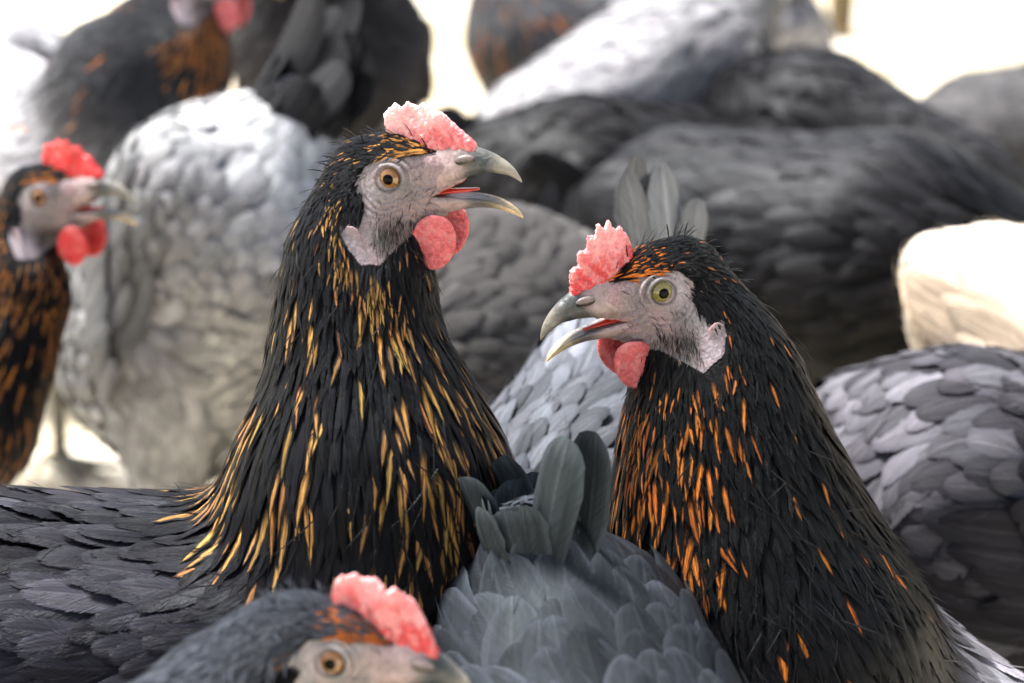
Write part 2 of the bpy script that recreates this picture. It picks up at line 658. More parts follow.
def smooth_noise(q, f, seed=0):
    r = np.random.default_rng(seed)
    o = np.zeros(len(q))
    for k in range(6):
        d = nrm(r.normal(size=3))
        o += np.sin(q @ d * f * r.uniform(0.6, 1.6) + r.uniform(0, 6.28))
    return o / 6 * 1.6


def head_prims(E, Fw, Lf, Up, reg=1):
    def w(x, y, z):
        return E + (Fw * x + Lf * y + Up * z) * 0.001
    fr = np.array([Fw, Lf, Up])
    back = -Fw - 0.25 * Up

    def cap(a, b, ra, rb, sq=(1, 1, 1), flow=None, L=6, W=1.6):
        return Prim(w(*a), w(*b), ra * .001, rb * .001, back if flow is None else flow, L * .001, W * .001, 0.2, 0.0007, reg,
                    np.array(sq, float), fr)
    dn = -Fw * 0.7 - Up
    return [
        cap((-12, 0, -1), (-2, 0, 1), 13.5, 12.5, (1.0, 0.86, 1.0), L=8),
        cap((0, 0, 0), (22, 0, 1.5), 10.5, 6.6, (1, 0.9, 1), L=5),
        cap((-4, 0, -10), (8, 0, -10), 10.5, 8, (1, 1.0, 1), L=7, flow=dn),
        cap((-4, 0, -17), (21, 0, -11), 9, 3.8, (1, 1.0, 0.9), L=6, flow=dn),
    ]


def build_head_sdf(shape, E, Fw, Lf, Up, ys_eye, gape):
    """adds eyelids, sockets and the open gape to the smooth shape (for the mesh only)"""
    ax = np.stack([Fw, Lf, Up])

    def f(p):
        d = shape.dist(p)
        q = (p - E) @ ax.T * 1000
        x, y, z = q[:, 0], np.abs(q[:, 1]), q[:, 2]
        dm = d * 1000
        yc = ys_eye - 3.3
        # brow ridge and eye ring
        rr = np.sqrt(x * x + (z * 1.06) ** 2)
        ring = np.sqrt((rr - 5.5) ** 2 + ((y - (ys_eye - 0.75)) * 0.75) ** 2) - 1.05
        k = 0.9
        hh = np.clip(0.5 + 0.5 * (dm - ring) / k, 0, 1)
        dm = dm * (1 - hh) + ring * hh - k * hh * (1 - hh)
        ring2 = np.sqrt((rr - 8.0) ** 2 + ((y - (ys_eye - 1.7)) * 0.9) ** 2) - 0.65
        hh = np.clip(0.5 + 0.5 * (dm - ring2) / k, 0, 1)
        dm = dm * (1 - hh) + ring2 * hh - k * hh * (1 - hh)
        eye = np.sqrt(x * x + (y - yc) ** 2 + (z * 1.06) ** 2) - 4.85
        dm = np.maximum(dm, -eye)
        # skin folds
        dm = dm + 0.5 * np.sin(rr * 2.9 + 1.2 * np.sin(x * 0.5)) * np.exp(-((rr - 11) / 4) ** 2)
        dm = dm + 0.42 * np.sin((z * 0.9 + x * 0.35) * 2.2 + np.sin(x * 0.7)) * np.clip((x - 2) / 6, 0, 1) * (z < -3)
        # gape: wedge between the mandibles, opening forward
        if gape > 0.5:
            gx = x - 13.5
            zt = -9.3 + 0.42 * gx
            zb = -10.7 - 0.04 * gx
            wedge = np.maximum.reduce([z - zt, zb - z, -gx])
            dm = np.maximum(dm, -(wedge + 0.0))
        return dm * 0.001
    return f


def loft(sections, close=True):
    """sections: list of (M,3) rings -> verts, quads (ends capped by collapsing)"""
    S = np.array(sections)
    n, m = S.shape[:2]
    f = []
    for i in range(n - 1):
        for j in range(m):
            k = (j + 1) % m
            f.append((i * m + j, i * m + k, (i + 1) * m + k, (i + 1) * m + j))
    V = S.reshape(-1, 3)
    c0, c1 = len(V), len(V) + 1
    V = np.concatenate([V, S[0].mean(0)[None], S[-1].mean(0)[None]])
    for j in range(m):
        k = (j + 1) % m
        f.append((c0, k, j, c0))
        f.append((c1, (n - 1) * m + j, (n - 1) * m + k, c1))
    f = np.array(f)
    return V, f


def quads_tris(f):
    return f


def catmull(tab, n):
    tab = np.asarray(tab, float)
    x = np.linspace(0, len(tab) - 1, n)
    i = np.clip(x.astype(int), 0, len(tab) - 2)
    t = (x - i)[:, None]
    p0, p1, p2, p3 = tab[np.maximum(i - 1, 0)], tab[i], tab[i + 1], tab[np.minimum(i + 2, len(tab) - 1)]
    return 0.5 * (2 * p1 + (p2 - p0) * t + (2 * p0 - 5 * p1 + 4 * p2 - p3) * t * t + (3 * p1 - p0 - 3 * p2 + p3) * t ** 3)


UPPER = [(17, 9.6, -5.5, 7.2), (22, 10.0, -3.6, 6.8), (27, 9.6, -2.0, 6.2), (32, 8.6, -0.6, 5.3), (37, 6.8, -0.1, 4.3), (41.5, 4.2, -0.9, 3.3),
         (45, 1.0, -2.3, 2.3), (47.3, -2.2, -4.0, 1.2), (48.3, -4.6, -5.2, 0.35)]
LOWER = [(13, -8.6, -17, 7.2), (19, -8.8, -15.8, 6.3), (25, -9.0, -14.4, 5.2), (31, -9.0, -13.4, 4.4), (37, -9.8, -13.5, 3.7), (42, -11.6, -14.6, 2.9),
         (46, -14.0, -16.0, 1.8), (48.2, -16.3, -17.0, 0.5)]


def tri_fix(me_faces):
    return me_faces


def beak_mesh(tab, upper, nseg=26, m=20):
    t = catmull(tab, nseg)
    rings = []
    th = np.linspace(0, 2 * np.pi, m, endpoint=False)
    for x, zt, zb, w in t:
        c, s = np.cos(th), np.sin(th)
        yy = np.sign(c) * np.abs(c) ** 0.85 * w
        if upper:
            zc = zb
            up_ = np.clip(s, 0, None) ** 0.9 * (zt - zc)
            lo_ = np.clip(-s, 0, None) * 0.9            # slightly hollow below
            z = zc + up_ + lo_ * 0.4
        else:
            zc = zt
            dn_ = np.clip(-s, 0, None) ** 0.9 * (zt - zb)
            lo_ = np.clip(s, 0, None) * 0.9
            z = zc - dn_ - lo_ * 0.7
        rings.append(np.stack([np.full(m, x), yy, z], -1))
    return loft(rings)


def hen_empty(name, origin, label, group):
    e = bpy.data.objects.new(name, None)
    C.objects.link(e)
    e.empty_display_size = 0.05
    e.location = origin
    e['label'] = label
    e['category'] = 'hen'
    e['group'] = group
    e['origin'] = [float(x) for x in origin]
    return e


def clear_origin():
    for o in list(bpy.data.objects):
        if 'origin' in o:
            del o['origin']


# ------------------------------------------------------------------ hens
BLACK = (0.0042, 0.0042, 0.0053)
GOLD = (0.62, 0.30, 0.07)
ORANGE = (0.66, 0.19, 0.025)
RUST = (0.42, 0.12, 0.025)


def make_hen(label, Rp, Cp, rr, rc, neck, E, Fw, tail=None, detail=0, body_col=(0.03, 0.03, 0.035), body_var=0.35,
             neck_col=BLACK, wing_col=None, gold=None, gold_col=GOLD, gape=1.0, comb='pink', comb_tab=None, iris='iris_amber',
             belly_col=None, group='hens crowding round each other', tail_col=None, feather_scale=1.0, cape=0.040, legs=True,
             crown_gold=0.6, mat='feather', tail_len=0.11, tail_n=7, up_hint=(0, 0, 1), fluff=False, skin_tone=(0.25, 0.215, 0.22),
             beak_tone=(0.10, 0.10, 0.10), seed=1, patch=None, tail_w=0.028, wing=True, tail_nor=None, tail_fan=0.9, camber=0.17, breast_dark=0.6, bwid=1.0, dens_mul=1.0, cov_n=26, cov_l=1.0, down=1.0, breast_in=0.0, wattle_x=0.0, name='hen', head_roll=0.0,
             wattle_scale=1.0, extra_prims=None):
    global rng
    rng = np.random.default_rng(seed)
    Rp, Cp, E = map(lambda v: np.asarray(v, float), (Rp, Cp, E))
    Fw = nrm(Fw)
    Lf = nrm(np.cross(np.asarray(up_hint, float), Fw))
    Up = np.cross(Fw, Lf)
    if head_roll:
        c_, s_ = math.cos(head_roll), math.sin(head_roll)
        Lf, Up = Lf * c_ + Up * s_, Up * c_ - Lf * s_
    axb = nrm(Cp - Rp)                                # towards the chest
    back = -axb
    latb = nrm(np.cross((0, 0, 1), axb))
    upb = np.cross(axb, latb)
    ground = np.array([(Rp[0] + Cp[0]) / 2, (Rp[1] + Cp[1]) / 2, 0.0])
    root = hen_empty(name, ground, label, group)
    fs = feather_scale
    fr = np.array([axb, latb, upb])
    bL, bW = 0.034 * fs, 0.0155 * fs * bwid
    # regions: 0 body, 1 head, 2 neck, 3 wing, 4 belly/fluff, 5 breast
    B = []
    B.append(Prim(Rp, Cp, rr, rc, back - 0.15 * upb, bL, bW, 0.85, 0.0060, 0, (1, 0.92, 1.0), fr))
    B.append(Prim(Rp - upb * rr * 0.35, Cp - upb * rc * 0.4, rr * 0.9, rc * 0.85, back - 0.3 * upb, bL * 0.9, bW * 1.05, 0.95, 0.007, 4,
                  (1, 0.85, 1.0), fr))
    tdir = nrm(tail) if tail is not None else nrm(back + 0.7 * upb)
    tb = Rp + tdir * rr * 1.25
    B.append(Prim(Rp + tdir * rr * 0.3, tb, rr * 0.62, rr * 0.25, tdir, bL * 1.0, bW * 0.9, 0.85, 0.006, 0))
    # neck
    npts = [np.asarray(q[0], float) for q in neck]
    nr = [q[1] for q in neck]
    nk = len(npts)
    for i in range(nk - 1):
        fl = npts[i + 1] - npts[i]
        t = (i + 0.5) / max(nk - 1, 1)
        Ln = (0.011 + (cape - 0.011) * t ** 1.0) * fs
        Wn = (0.0017 + 0.0040 * t) * fs
        B.append(Prim(npts[i], npts[i + 1], nr[i], nr[i + 1], fl, Ln, Wn, 0.12, 0.0016 + 0.0022 * t, 2,
                      (1, 0.70 + 0.25 * min(1, i / max(nk - 2, 1)), 1), fr))
    # neck base to chest
    B.append(Prim(npts[-1] + (Cp - npts[-1]) * breast_in, Cp, nr[-1] * (1 - 0.2 * breast_in), rc * 0.94, (Cp - npts[-1]) * 1.2 + np.array([0, 0, -0.05]), bL * 0.8, bW * 0.55, 0.5, 0.0045, 5))
    if wing:
        for s in (-1, 1):
            a = Cp + latb * s * rc * 0.62 + upb * rc * 0.12 - axb * 0.01
            b = Rp + latb * s * rr * 0.70 + upb * rr * 0.10 - axb * rr * 0.5
            B.append(Prim(a, b, rc * 0.62, rr * 0.42, back - 0.12 * upb, 0.042 * fs, 0.0155 * fs * bwid, 0.9, 0.006, 3, (1, 0.62, 1.0), fr))
    # thighs
    mid = Rp * 0.45 + Cp * 0.55
    hips = []
    for s in (-1, 1):
        a = mid + latb * s * rr * 0.55 - upb * rr * 0.5
        z1 = max(0.055, min(a[2] - 0.05, 0.10))
        b = np.array([a[0], a[1], z1]) + latb * s * 0.004
        hips.append(b)
        B.append(Prim(a, b, 0.032, 0.016, (0, 0, -1), bL * 0.7, bW * 0.8, 0.7, 0.003, 4))
    if extra_prims:
        B += extra_prims
    Hh = head_prims(E, Fw, Lf, Up)
    sh = Shape(B, Hh)
    axh = np.stack([Fw, Lf, Up])

    def loc(p):
        return (p - E) @ axh.T * 1000

    def wld(q):
        return E + (np.asarray(q, float) * 0.001) @ axh

    def ysurf(x, z, s=1):
        y = np.linspace(26, 0, 80)
        q = np.stack([np.full(80, x), s * y, np.full(80, z)], -1)
        d = sh.dist(wld(q))
        i = np.argmax(d < 0)
        return y[i] if d[i] < 0 else 4.0

    ys = ysurf(0.0, 0.0)
    # ---- body mesh: coarse everywhere but the head, fine there, one mesh
    hf = build_head_sdf(sh, E, Fw, Lf, Up, ys, gape)
    allp = np.concatenate([[q.a for q in B], [q.b for q in B]])
    rmax = max(max(q.ra, q.rb) for q in B) + 0.012
    lo, hi = allp.min(0) - rmax, allp.max(0) + rmax
    lo[2] = max(lo[2], 0.03)
    res = 0.006
    # head half space: everything in front of a plane through the back of the skull
    hp = wld((-26, 0, -6))
    hn = nrm(Fw * 0.8 + Up * 0.6)
    vb, fb = surface_nets(sh.dist, lo, hi, res)
    fc = loc(vb[fb].mean(1))
    keep = ~((fc[:, 0] > -30) & (fc[:, 0] < 60) & (np.abs(fc[:, 1]) < 26) & (fc[:, 2] > -40) & (fc[:, 2] < 40))
    fbk = fb[keep]
    hres = {2: 0.0007, 1: 0.0010, 0: 0.0022}[detail]
    ext = np.array([[-34, -30, -44], [42, 30, 24]])
    corners = np.array([[ext[i, 0], ext[j, 1], ext[k, 2]] for i in (0, 1) for j in (0, 1) for k in (0, 1)])
    # sample the head in its own frame
    def hloc(p):
        return hf(wld(p))
    vh, fh = surface_nets(hloc, ext[0], ext[1], hres * 1000)
    vh_l = vh
    vh = wld(vh)
    # pigment of the skin
    x, y, z = vh_l.T
    ay = np.abs(y)
    rr_ = np.hypot(x, z)
    col = np.tile(np.array(skin_tone), (len(vh), 1))
    def blend(c, w_):
        nonlocal col
        w_ = np.clip(w_, 0, 1)[:, None]
        col = col * (1 - w_) + np.array(c) * w_
    blend((0.07, 0.058, 0.055), np.exp(-((x - 1) / 8) ** 2 - ((z + 19) / 6.5) ** 2) * 1.0)
    blend((0.30, 0.22, 0.215), np.exp(-((x - 8) / 8) ** 2 - ((z + 12) / 6) ** 2) * 0.8)
    blend((0.42, 0.25, 0.25), np.exp(-((x - 17) / 6) ** 2 - ((z - 4) / 7) ** 2) * 0.55)
    blend((0.34, 0.31, 0.32), np.exp(-((x + 7) / 4) ** 2 - ((z + 1) / 7) ** 2) * 0.7)
    blend((0.05, 0.045, 0.05), np.exp(-(np.abs(rr_ - 4.7) / 0.55) ** 2) * 0.9 * (ay > 6))
    blend((0.05, 0.05, 0.055), 1 / (1 + np.exp((rr_ - 0) * 0)) * np.exp(-(((x + 14) / 5) ** 2 + ((z + 7) / 5.5) ** 2) ** 2) * 1.2)
    lt = np.clip(((x + 13) * 6.5 + (z + 18.5) * -9.5) / (6.5 ** 2 + 9.5 ** 2), 0, 1)
    ld = np.hypot(x + 13 - 6.5 * lt, z + 18.5 + 9.5 * lt)
    blend((0.29, 0.235, 0.255), np.exp(-(ld / 4.6) ** 4))
    blend((0.45, 0.22, 0.20), np.exp(-((x - 19) / 5) ** 2 - ((z + 9) / 3.5) ** 2) * 0.7)
    nz = smooth_noise(vh_l, 0.55, seed + 2)
    col = col * (1 + 0.16 * nz)[:, None] * np.array((1 + 0.06 * nz, 1 - 0.02 * nz, 1 - 0.02 * nz)).T
    wr = np.sin(rr_ * 2.6 + 1.2 * np.sin(x * 0.5)) * np.exp(-((rr_ - 11) / 5) ** 2)
    col = col * (1 - 0.10 * np.clip(wr, 0, 1))[:, None]
    bare = point_in_poly(x, z, BARE)
    under = np.array(BLACK) * 1.2
    col = np.where(bare[:, None], col, under)
    # mouth wedge red
    inm = (x > 13.6) & (z > -11.2) & (z < -9.0 + 0.42 * (x - 13.5)) & (ay < 5.2) & (gape > 0.5)
    col = np.where(inm[:, None], np.array((0.55, 0.06, 0.035)), col)
    nb = len(vb)
    Vm = np.concatenate([vb, vh])
    Fm = np.concatenate([fbk, fh + nb])
    bcol = np.tile(np.array(neck_col) * 1.0, (len(vb), 1))
    _, _, wv = sh.field(vb)
    reg_w = {r: wv[sh.regs == r].sum(0) for r in range(6)}
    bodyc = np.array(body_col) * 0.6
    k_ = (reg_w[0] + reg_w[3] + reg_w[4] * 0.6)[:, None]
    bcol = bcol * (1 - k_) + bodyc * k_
    used = np.zeros(len(Vm), bool)
    used[Fm.ravel()] = True
    remap = np.cumsum(used) - 1
    mesh_object('body', Vm[used], remap[Fm], M['skin'], root, pig=np.concatenate([bcol, col])[used])

    # ---- plumage
    def in_head(p):
        q = loc(p)
        return q

    def colours(p, w, par, jit=True):
        N = len(p)
        rw = {r: w[sh.regs == r].sum(0) for r in range(6)}
        bc = np.array(body_col); nc = np.array(neck_col)
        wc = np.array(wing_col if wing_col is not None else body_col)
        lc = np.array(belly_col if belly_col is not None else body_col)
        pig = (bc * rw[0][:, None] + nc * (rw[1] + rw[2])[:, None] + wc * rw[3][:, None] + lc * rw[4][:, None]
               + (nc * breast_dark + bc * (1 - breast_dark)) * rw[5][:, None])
        ln = smooth_noise(p, 45, seed)
        pig = pig * (1 + body_var * 0.55 * ln + rng.normal(0, body_var * 0.5, N)).clip(0.35, 2.2)[:, None]
        pig = pig * (1 + rng.normal(0, 0.008, (N, 3)))
        acc = np.zeros((N, 4))
        if gold is not None:
            g = gold(p, loc(p), rw)
            on = (rng.random(N) < g) & (par[:, 1] < (0.0075 if detail == 2 else 0.05))
            gc = np.array(gold_col) * rng.uniform(0.55, 1.25, N)[:, None] * (1 + rng.normal(0, 0.10, (N, 3)) * (0.3, 1, 1))
            acc[:, :3] = gc
            acc[:, 3] = on * rng.uniform(0.7, 1.0, N)
        if patch is not None:
            pig = patch(p, pig, rw)
        return pig.clip(0.004, 1), acc

    V0 = Vm[used]
    F0 = remap[Fm]
    # density sampling
    def headcap(p, par):
        dE = np.maximum(np.linalg.norm(p - E, axis=1) - 0.026, 0)
        par = par.copy()
        par[:, 0] = np.minimum(par[:, 0], 0.0062 + 0.42 * dE + (dE / 0.05) ** 4 * 0.01)
        par[:, 1] = np.minimum(par[:, 1], 0.0016 + 0.05 * dE + (dE / 0.045) ** 4 * 0.003)
        par[:, 3] = np.minimum(par[:, 3], 0.0008 + 0.05 * dE + (dE / 0.05) ** 4 * 0.002)
        return par
    dens = {2: 1.1, 1: 1.05, 0: 1.0}[detail] * dens_mul
    fcen = V0[F0].mean(1)
    _, _, wf_ = sh.field(fcen)
    pf_ = headcap(fcen, wf_.T @ sh.pars)
    pts = sample_surface(V0, F0, {2: 190000, 1: 60000, 0: 24000}[detail], 1 / (pf_[:, 0] * pf_[:, 1]))
    d, n, w = sh.field(pts)
    par = headcap(pts, w.T @ sh.pars)
    q = loc(pts)
    sh_bare = point_in_poly(q[:, 0], q[:, 2], BARE) & (np.linalg.norm(pts - E, axis=1) < 0.05)
    nearhead = (np.linalg.norm(pts - E, axis=1) < 0.045)
    onbeak = nearhead & (q[:, 0] > 20)
    ok = ~sh_bare & ~onbeak & (np.abs(d) < 0.004)
    pts, par, w = pts[ok], par[ok], w[ok] if w.shape[0] == len(ok) else w[:, ok]
    par = par * np.exp(rng.normal(0, 0.12, (len(par), 1)) * np.array([1, 0.8, 0, 0])) 
    # heads: keep the strands short close to the face
    sp = np.sqrt(0.42 * par[:, 1] * 0.30 * par[:, 0]) / math.sqrt(dens) * np.where(par[:, 1] < 0.0075, 0.84, 1.1)
    q = loc(pts + (w.T @ sh.flows) * (par[:, 0] * 0.75)[:, None])
    over = point_in_poly(q[:, 0], q[:, 2], BARE) & (np.linalg.norm(pts - E, axis=1) < 0.055)
    sp = np.where(over, 10.0, sp)
    k = darts(pts[~over], sp[~over] * 0.95)
    k = np.where(~over)[0][k]
    pts, par, w = pts[k], par[k], w[:, k]
    if detail < 2:
        par[:, 1] *= 1.1 if detail else 1.15
    pig, acc = colours(pts, w, par)
    big = par[:, 1] > 0.0085
    small = ~big
    parts_neck, parts_body = [], []
    jn = 0.13
    nl_, nw_ = {2: (7, 4), 1: (5, 2), 0: (4, 2)}[detail]
    if small.any():
        parts_neck.append(build_feathers(sh, pts[small], par[small], pig[small], acc[small], nl_, 2, 0.0004, jn, rag=0.12, camber=0.18, rigid=0.7, hold=0.6))
    parts_body.append(build_feathers(sh, pts[big], par[big], pig[big], acc[big], max(nl_, 6 if detail else 5), 4, 0.0005, 0.14, rag=0.03, camber=camber, vp=1.6))
    # face bristles, crown feathers
    if detail >= 1:
        qf = rng.uniform((-20, 0, -30), (26, 0, 14), (22000 if detail == 2 else 8000, 3))
        side_ = rng.choice([-1, 1], len(qf))
        qf[:, 1] = side_ * 20
        pf = wld(qf)
        # shoot inward to the surface
        for _ in range(10):
            dd, _, _ = sh.field(pf)
            pf = pf - Lf * (side_ * dd * 0.85)[:, None]
        dd, nn, ww = sh.field(pf)
        qq = loc(pf)
        good = (np.abs(dd) < 0.0006) & (qq[:, 1] * side_ > 0)
        inb = point_in_poly(qq[:, 0], qq[:, 2], BARE)
        rad = np.hypot(qq[:, 0], qq[:, 2])
        # sparse dark hairs on the lower cheek and around the face, none on eye or beak
        pr = 0.012 + 0.34 * np.exp(-((qq[:, 0] - 2) / 8) ** 2 - ((qq[:, 2] + 20) / 5) ** 2) 
        pr = pr * (rad > 7.5) * (qq[:, 0] < 18)
        sel = good & inb & (rng.random(len(qq)) < pr)
        lob = ((qq[:, 0] + 10.5) / 5.5) ** 2 + ((qq[:, 2] + 22) / 8) ** 2 < 1
        sel &= ~lob
        N = sel.sum()
        parr = np.tile([0.0032, 0.00028, 0.0, 0.0006], (N, 1)) * rng.uniform(0.7, 1.4, (N, 1))
        pgf = np.where(rng.random((N, 1)) < 0.85, np.array([[0.02, 0.02, 0.02]]), np.array([[0.25, 0.20, 0.18]]))
        parts_neck.append(build_feathers(sh, pf[sel], parr, pgf, np.zeros((N, 4)), 3, 1, 0.0002, 0.3))
        # dark ear patch + crown: short plush
        dist_e = np.exp(-(((qq[:, 0] + 14) / 4.2) ** 2 + ((qq[:, 2] + 7) / 5.0) ** 2) ** 2)
        crown = (~inb) & (qq[:, 2] > 2) & (qq[:, 0] > -10) & (qq[:, 0] < 25)
        sel = good & ((crown & (rng.random(len(qq)) < 0.55)) | (rng.random(len(qq)) < dist_e * 0.8))
        N = sel.sum()
        parr = np.tile([0.0065, 0.0010, 0.05, 0.0007], (N, 1)) * rng.uniform(0.7, 1.25, (N, 1))
        isc = crown[sel]
        xx, zz = qq[sel, 0], qq[sel, 2]
        pg_ = np.tile(np.array(BLACK) * 1.3, (N, 1))
        pr = crown_gold * np.exp(-((xx - 9) / 11) ** 4) * (0.5 + 0.5 * (zz > 3))
        go = isc & (rng.random(N) < pr)
        oc = (np.array(gold_col) * np.array([0.85, 0.72, 0.6])) * rng.uniform(0.5, 1.3, (N, 1))
        pg_[go] = oc[go]
        parts_neck.append(build_feathers(sh, pf[sel], parr, pg_, np.zeros((N, 4)), 4, 2, 0.0003, 0.2))
    nd = {2: 900, 1: 500, 0: 250}[detail]
    sel = np.where(par[:, 1] > 0.006)[0]
    sel = rng.choice(sel, int(min(nd, len(sel) * 2) * down), replace=True)
    pr_ = par[sel].copy()
    pr_[:, 1] = rng.uniform(0.0004, 0.0009, len(sel)); pr_[:, 0] *= rng.uniform(0.6, 1.0, len(sel)); pr_[:, 3] *= rng.uniform(1.0, 1.7, len(sel)); pr_[:, 2] = 0
    parts_body.append(build_feathers(sh, pts[sel] + rng.normal(0, 0.004, (len(sel), 3)), pr_, pig[sel] * 1.15, np.zeros((len(sel), 4)), 5, 1, 0.001, 0.4))
    if detail == 2:
        # loose filoplumes breaking the outline
        sel = rng.choice(len(pts), 500, replace=False)
        sel = sel[np.abs(par[sel, 1]) < 0.0075]
        pr_ = par[sel].copy()
        pr_[:, 1] = 0.0007
        pr_[:, 3] = rng.uniform(0.002, 0.006, len(sel))
        pr_[:, 0] *= 0.8
        parts_neck.append(build_feathers(sh, pts[sel], pr_, pig[sel] * 1.5, np.zeros((len(sel), 4)), 5, 1, 0.001, 0.45))
    Vn, Fn, PGn, ACn, UVn = join(parts_neck)
    mesh_object('neck_plumage', Vn, Fn, M[mat if mat != 'soft' else 'feather'], root, PGn, ACn, UVn)
    Vn, Fn, PGn, ACn, UVn = join(parts_body)
    mesh_object('body_plumage', Vn, Fn, M[mat], root, PGn, ACn, UVn)

    # ---- flight feathers laid on the folded wing
    if wing:
        for s in (-1, 1):
            rows = []
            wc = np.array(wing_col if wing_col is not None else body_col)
            for r_, (n_, t0, t1, up0, up1, L_, W_) in enumerate([(9, 0.25, 0.75, -0.55, -0.2, 0.085, 0.019), (8, 0.3, 0.85, -0.35, 0.25, 0.075, 0.020),
                                                              (11, 0.12, 0.75, -0.62, 0.35, 0.05, 0.018)]):
                t = np.linspace(t0, t1, n_)
                uo = np.linspace(up0, up1, n_)
                a = Cp + (Rp - Cp) * t[:, None] * 1.0
                rad_ = rc + (rr - rc) * t
                p = a + latb * s * (rad_ * 1.3)[:, None] + upb * (uo * rad_)[:, None]
                pr = np.tile([L_ * fs, W_ * fs, 0.8, 0.003 + 0.001 * r_], (n_, 1))
                pgx = wc * rng.uniform(0.7, 1.25, (n_, 1))
                # settle onto the surface
                for _ in range(3):
                    p, _, _ = sh.onto(p, 0.002, 1)
                rows.append(build_feathers(sh, p, pr, pgx, np.zeros((n_, 4)), 8, 4, 0.0030 + 0.0012 * r_, 0.05, rigid=0.7,
                                           base_dir=np.tile(back - 0.05 * upb, (n_, 1)), rag=0.04, vp=1.5))
            Vn, Fn, PGn, ACn, UVn = join(rows)
            mesh_object('wing', Vn, Fn, M[mat], root, PGn, ACn, UVn)
    # ---- tail
    tc = np.array(tail_col if tail_col is not None else body_col)
    lat_t = nrm(np.cross(tdir, upb) if tail_nor is None else tail_nor)
    sidev = nrm(np.cross(lat_t, tdir))
    bs, ds, ns_, bl, ll = [], [], [], [], []
    for s in (-1, 1):
        for i in range(tail_n):
            t = i / (tail_n - 1)
            a_ = (t - 0.4) * tail_fan
            dv = tdir * math.cos(a_) + sidev * math.sin(a_)
            dv = dv + lat_t * s * (0.08 + 0.1 * (1 - t)) + rng.normal(0, 0.03, 3)
            dv = dv + sidev * rng.normal(0, 0.05)
            bs.append(Rp + tdir * rr * 0.85 + lat_t * s * 0.008 + sidev * (t - 0.5) * 0.02)
            ds.append(dv)
            ns_.append(lat_t * s)
            bl.append(-0.14 + rng.normal(0, 0.10))
            ll.append(tail_len * (0.85 + 0.3 * t) * rng.uniform(0.92, 1.05))
    pgx = tc * rng.uniform(0.7, 1.3, (len(bs), 1))
    tf = [free_feathers(np.array(bs), np.array(ds), np.array(ns_), np.array(ll), tail_w, np.array(bl), pgx)]
    # short coverts round the tail root
    nC = cov_n
    an = rng.uniform(0, 2 * np.pi, nC)
    rad_ = np.cos(an)[:, None] * lat_t + np.sin(an)[:, None] * sidev
    tf.append(free_feathers(Rp + tdir * rr * 0.75 + rad_ * rr * 0.34, tdir + rad_ * 0.25 + rng.normal(0, 0.06, (nC, 3)), rad_, tail_len * cov_l * rng.uniform(0.4, 0.62, nC),
                            tail_w * 0.75, -0.18, tc * rng.uniform(0.7, 1.3, (nC, 1))))
    Vn, Fn, PGn, ACn, UVn = join(tf)
    mesh_object('tail', Vn, Fn, M[mat], root, PGn, ACn, UVn)

    # ---- eyes
    for s in (-1, 1):
        yc = (ys - 3.3)
        na, nr_ = 40, 14
        V_, F_, U_ = [], [], []
        ph = np.linspace(0, 1, nr_ + 1) * (np.pi * 0.60)
        for i, a in enumerate(ph):
            for j in range(na):
                t = 2 * np.pi * j / na
                rr2 = 5.2 * math.sin(a)
                V_.append((rr2 * math.cos(t), s * (yc + 5.2 * math.cos(a)), rr2 * math.sin(t)))
                U_.append((t, math.sin(a) * 5.2 / 5.0 if a < np.pi / 2 else 1.0))
        for i in range(nr_):
            for j in range(na):
                k = (j + 1) % na
                F_.append((i * na + j, i * na + k, (i + 1) * na + k, (i + 1) * na + j))
        eye = mesh_object('eye', wld(V_), F_, M[iris], root, uv=np.array(U_))
        V_, F_ = [], []
        for i, a in enumerate(np.linspace(0, 0.40, 6)):
            for j in range(na):
                t = 2 * np.pi * j / na
                rr2 = 5.26 * math.sin(a)
                V_.append((rr2 * math.cos(t) + 0.15, s * (yc + 5.38 * math.cos(a) - (0.2 if i == 5 else 0)), rr2 * math.sin(t)))
        for i in range(5):
            for j in range(na):
                k = (j + 1) % na
                F_.append((i * na + j, i * na + k, (i + 1) * na + k, (i + 1) * na + j))
        V_ = wld(V_)
        pu = mesh_object('pupil', V_, F_, M['pupil'], None)
        pu.data.transform(__import__('mathutils').Matrix.Translation(-Vector(ground)))
        pu.parent = eye
    # ---- beak
    bt = np.array(beak_tone)

    def beak_col(v, tip_c, dark_c, ridge):
        x = v[:, 0]
        t = np.clip((x - 34) / 11, 0, 1)[:, None]
        c = bt * (1 - t) + np.array(tip_c) * t
        n2 = smooth_noise(v, 0.35, seed + 5)
        dk = np.clip(0.70 * np.exp(-((x - 34) / 5) ** 2) + 0.45 * n2 * (x > 24), 0, 0.9)[:, None]
        c = c * (1 - dk) + np.array(dark_c) * dk
        t0 = np.clip((28.5 - x + 1.5 * np.sin(v[:, 2])) / 4, 0, 1)[:, None]
        return c * (1 - t0) + np.array((0.38, 0.28, 0.275)) * t0
    v, f = beak_mesh(UPPER, True)
    v[:, 2] += 0.22 * smooth_noise(v, 0.9, seed + 9) * (v[:, 0] > 24)
    cl = 1.0 - gape
    def rot(v, a):                       # about the gape corner, local y axis
        px, pz = 13.0, -9.5
        x, z = v[:, 0] - px, v[:, 2] - pz
        v = v.copy()
        v[:, 0] = px + x * math.cos(a) - z * math.sin(a)
        v[:, 2] = pz + x * math.sin(a) + z * math.cos(a)
        return v
    ub = mesh_object('upper_beak', wld(v), f, M['beak'], root, pig=beak_col(v, (0.32, 0.29, 0.23), (0.02, 0.030, 0.034), 0))
    v, f = beak_mesh(LOWER, False)
    lc_ = beak_col(v, (0.62, 0.47, 0.26), (0.06, 0.045, 0.04), 1)
    v = rot(v, cl * R(11))
    mesh_object('lower_beak', wld(v), f, M['beak'], root, pig=lc_)
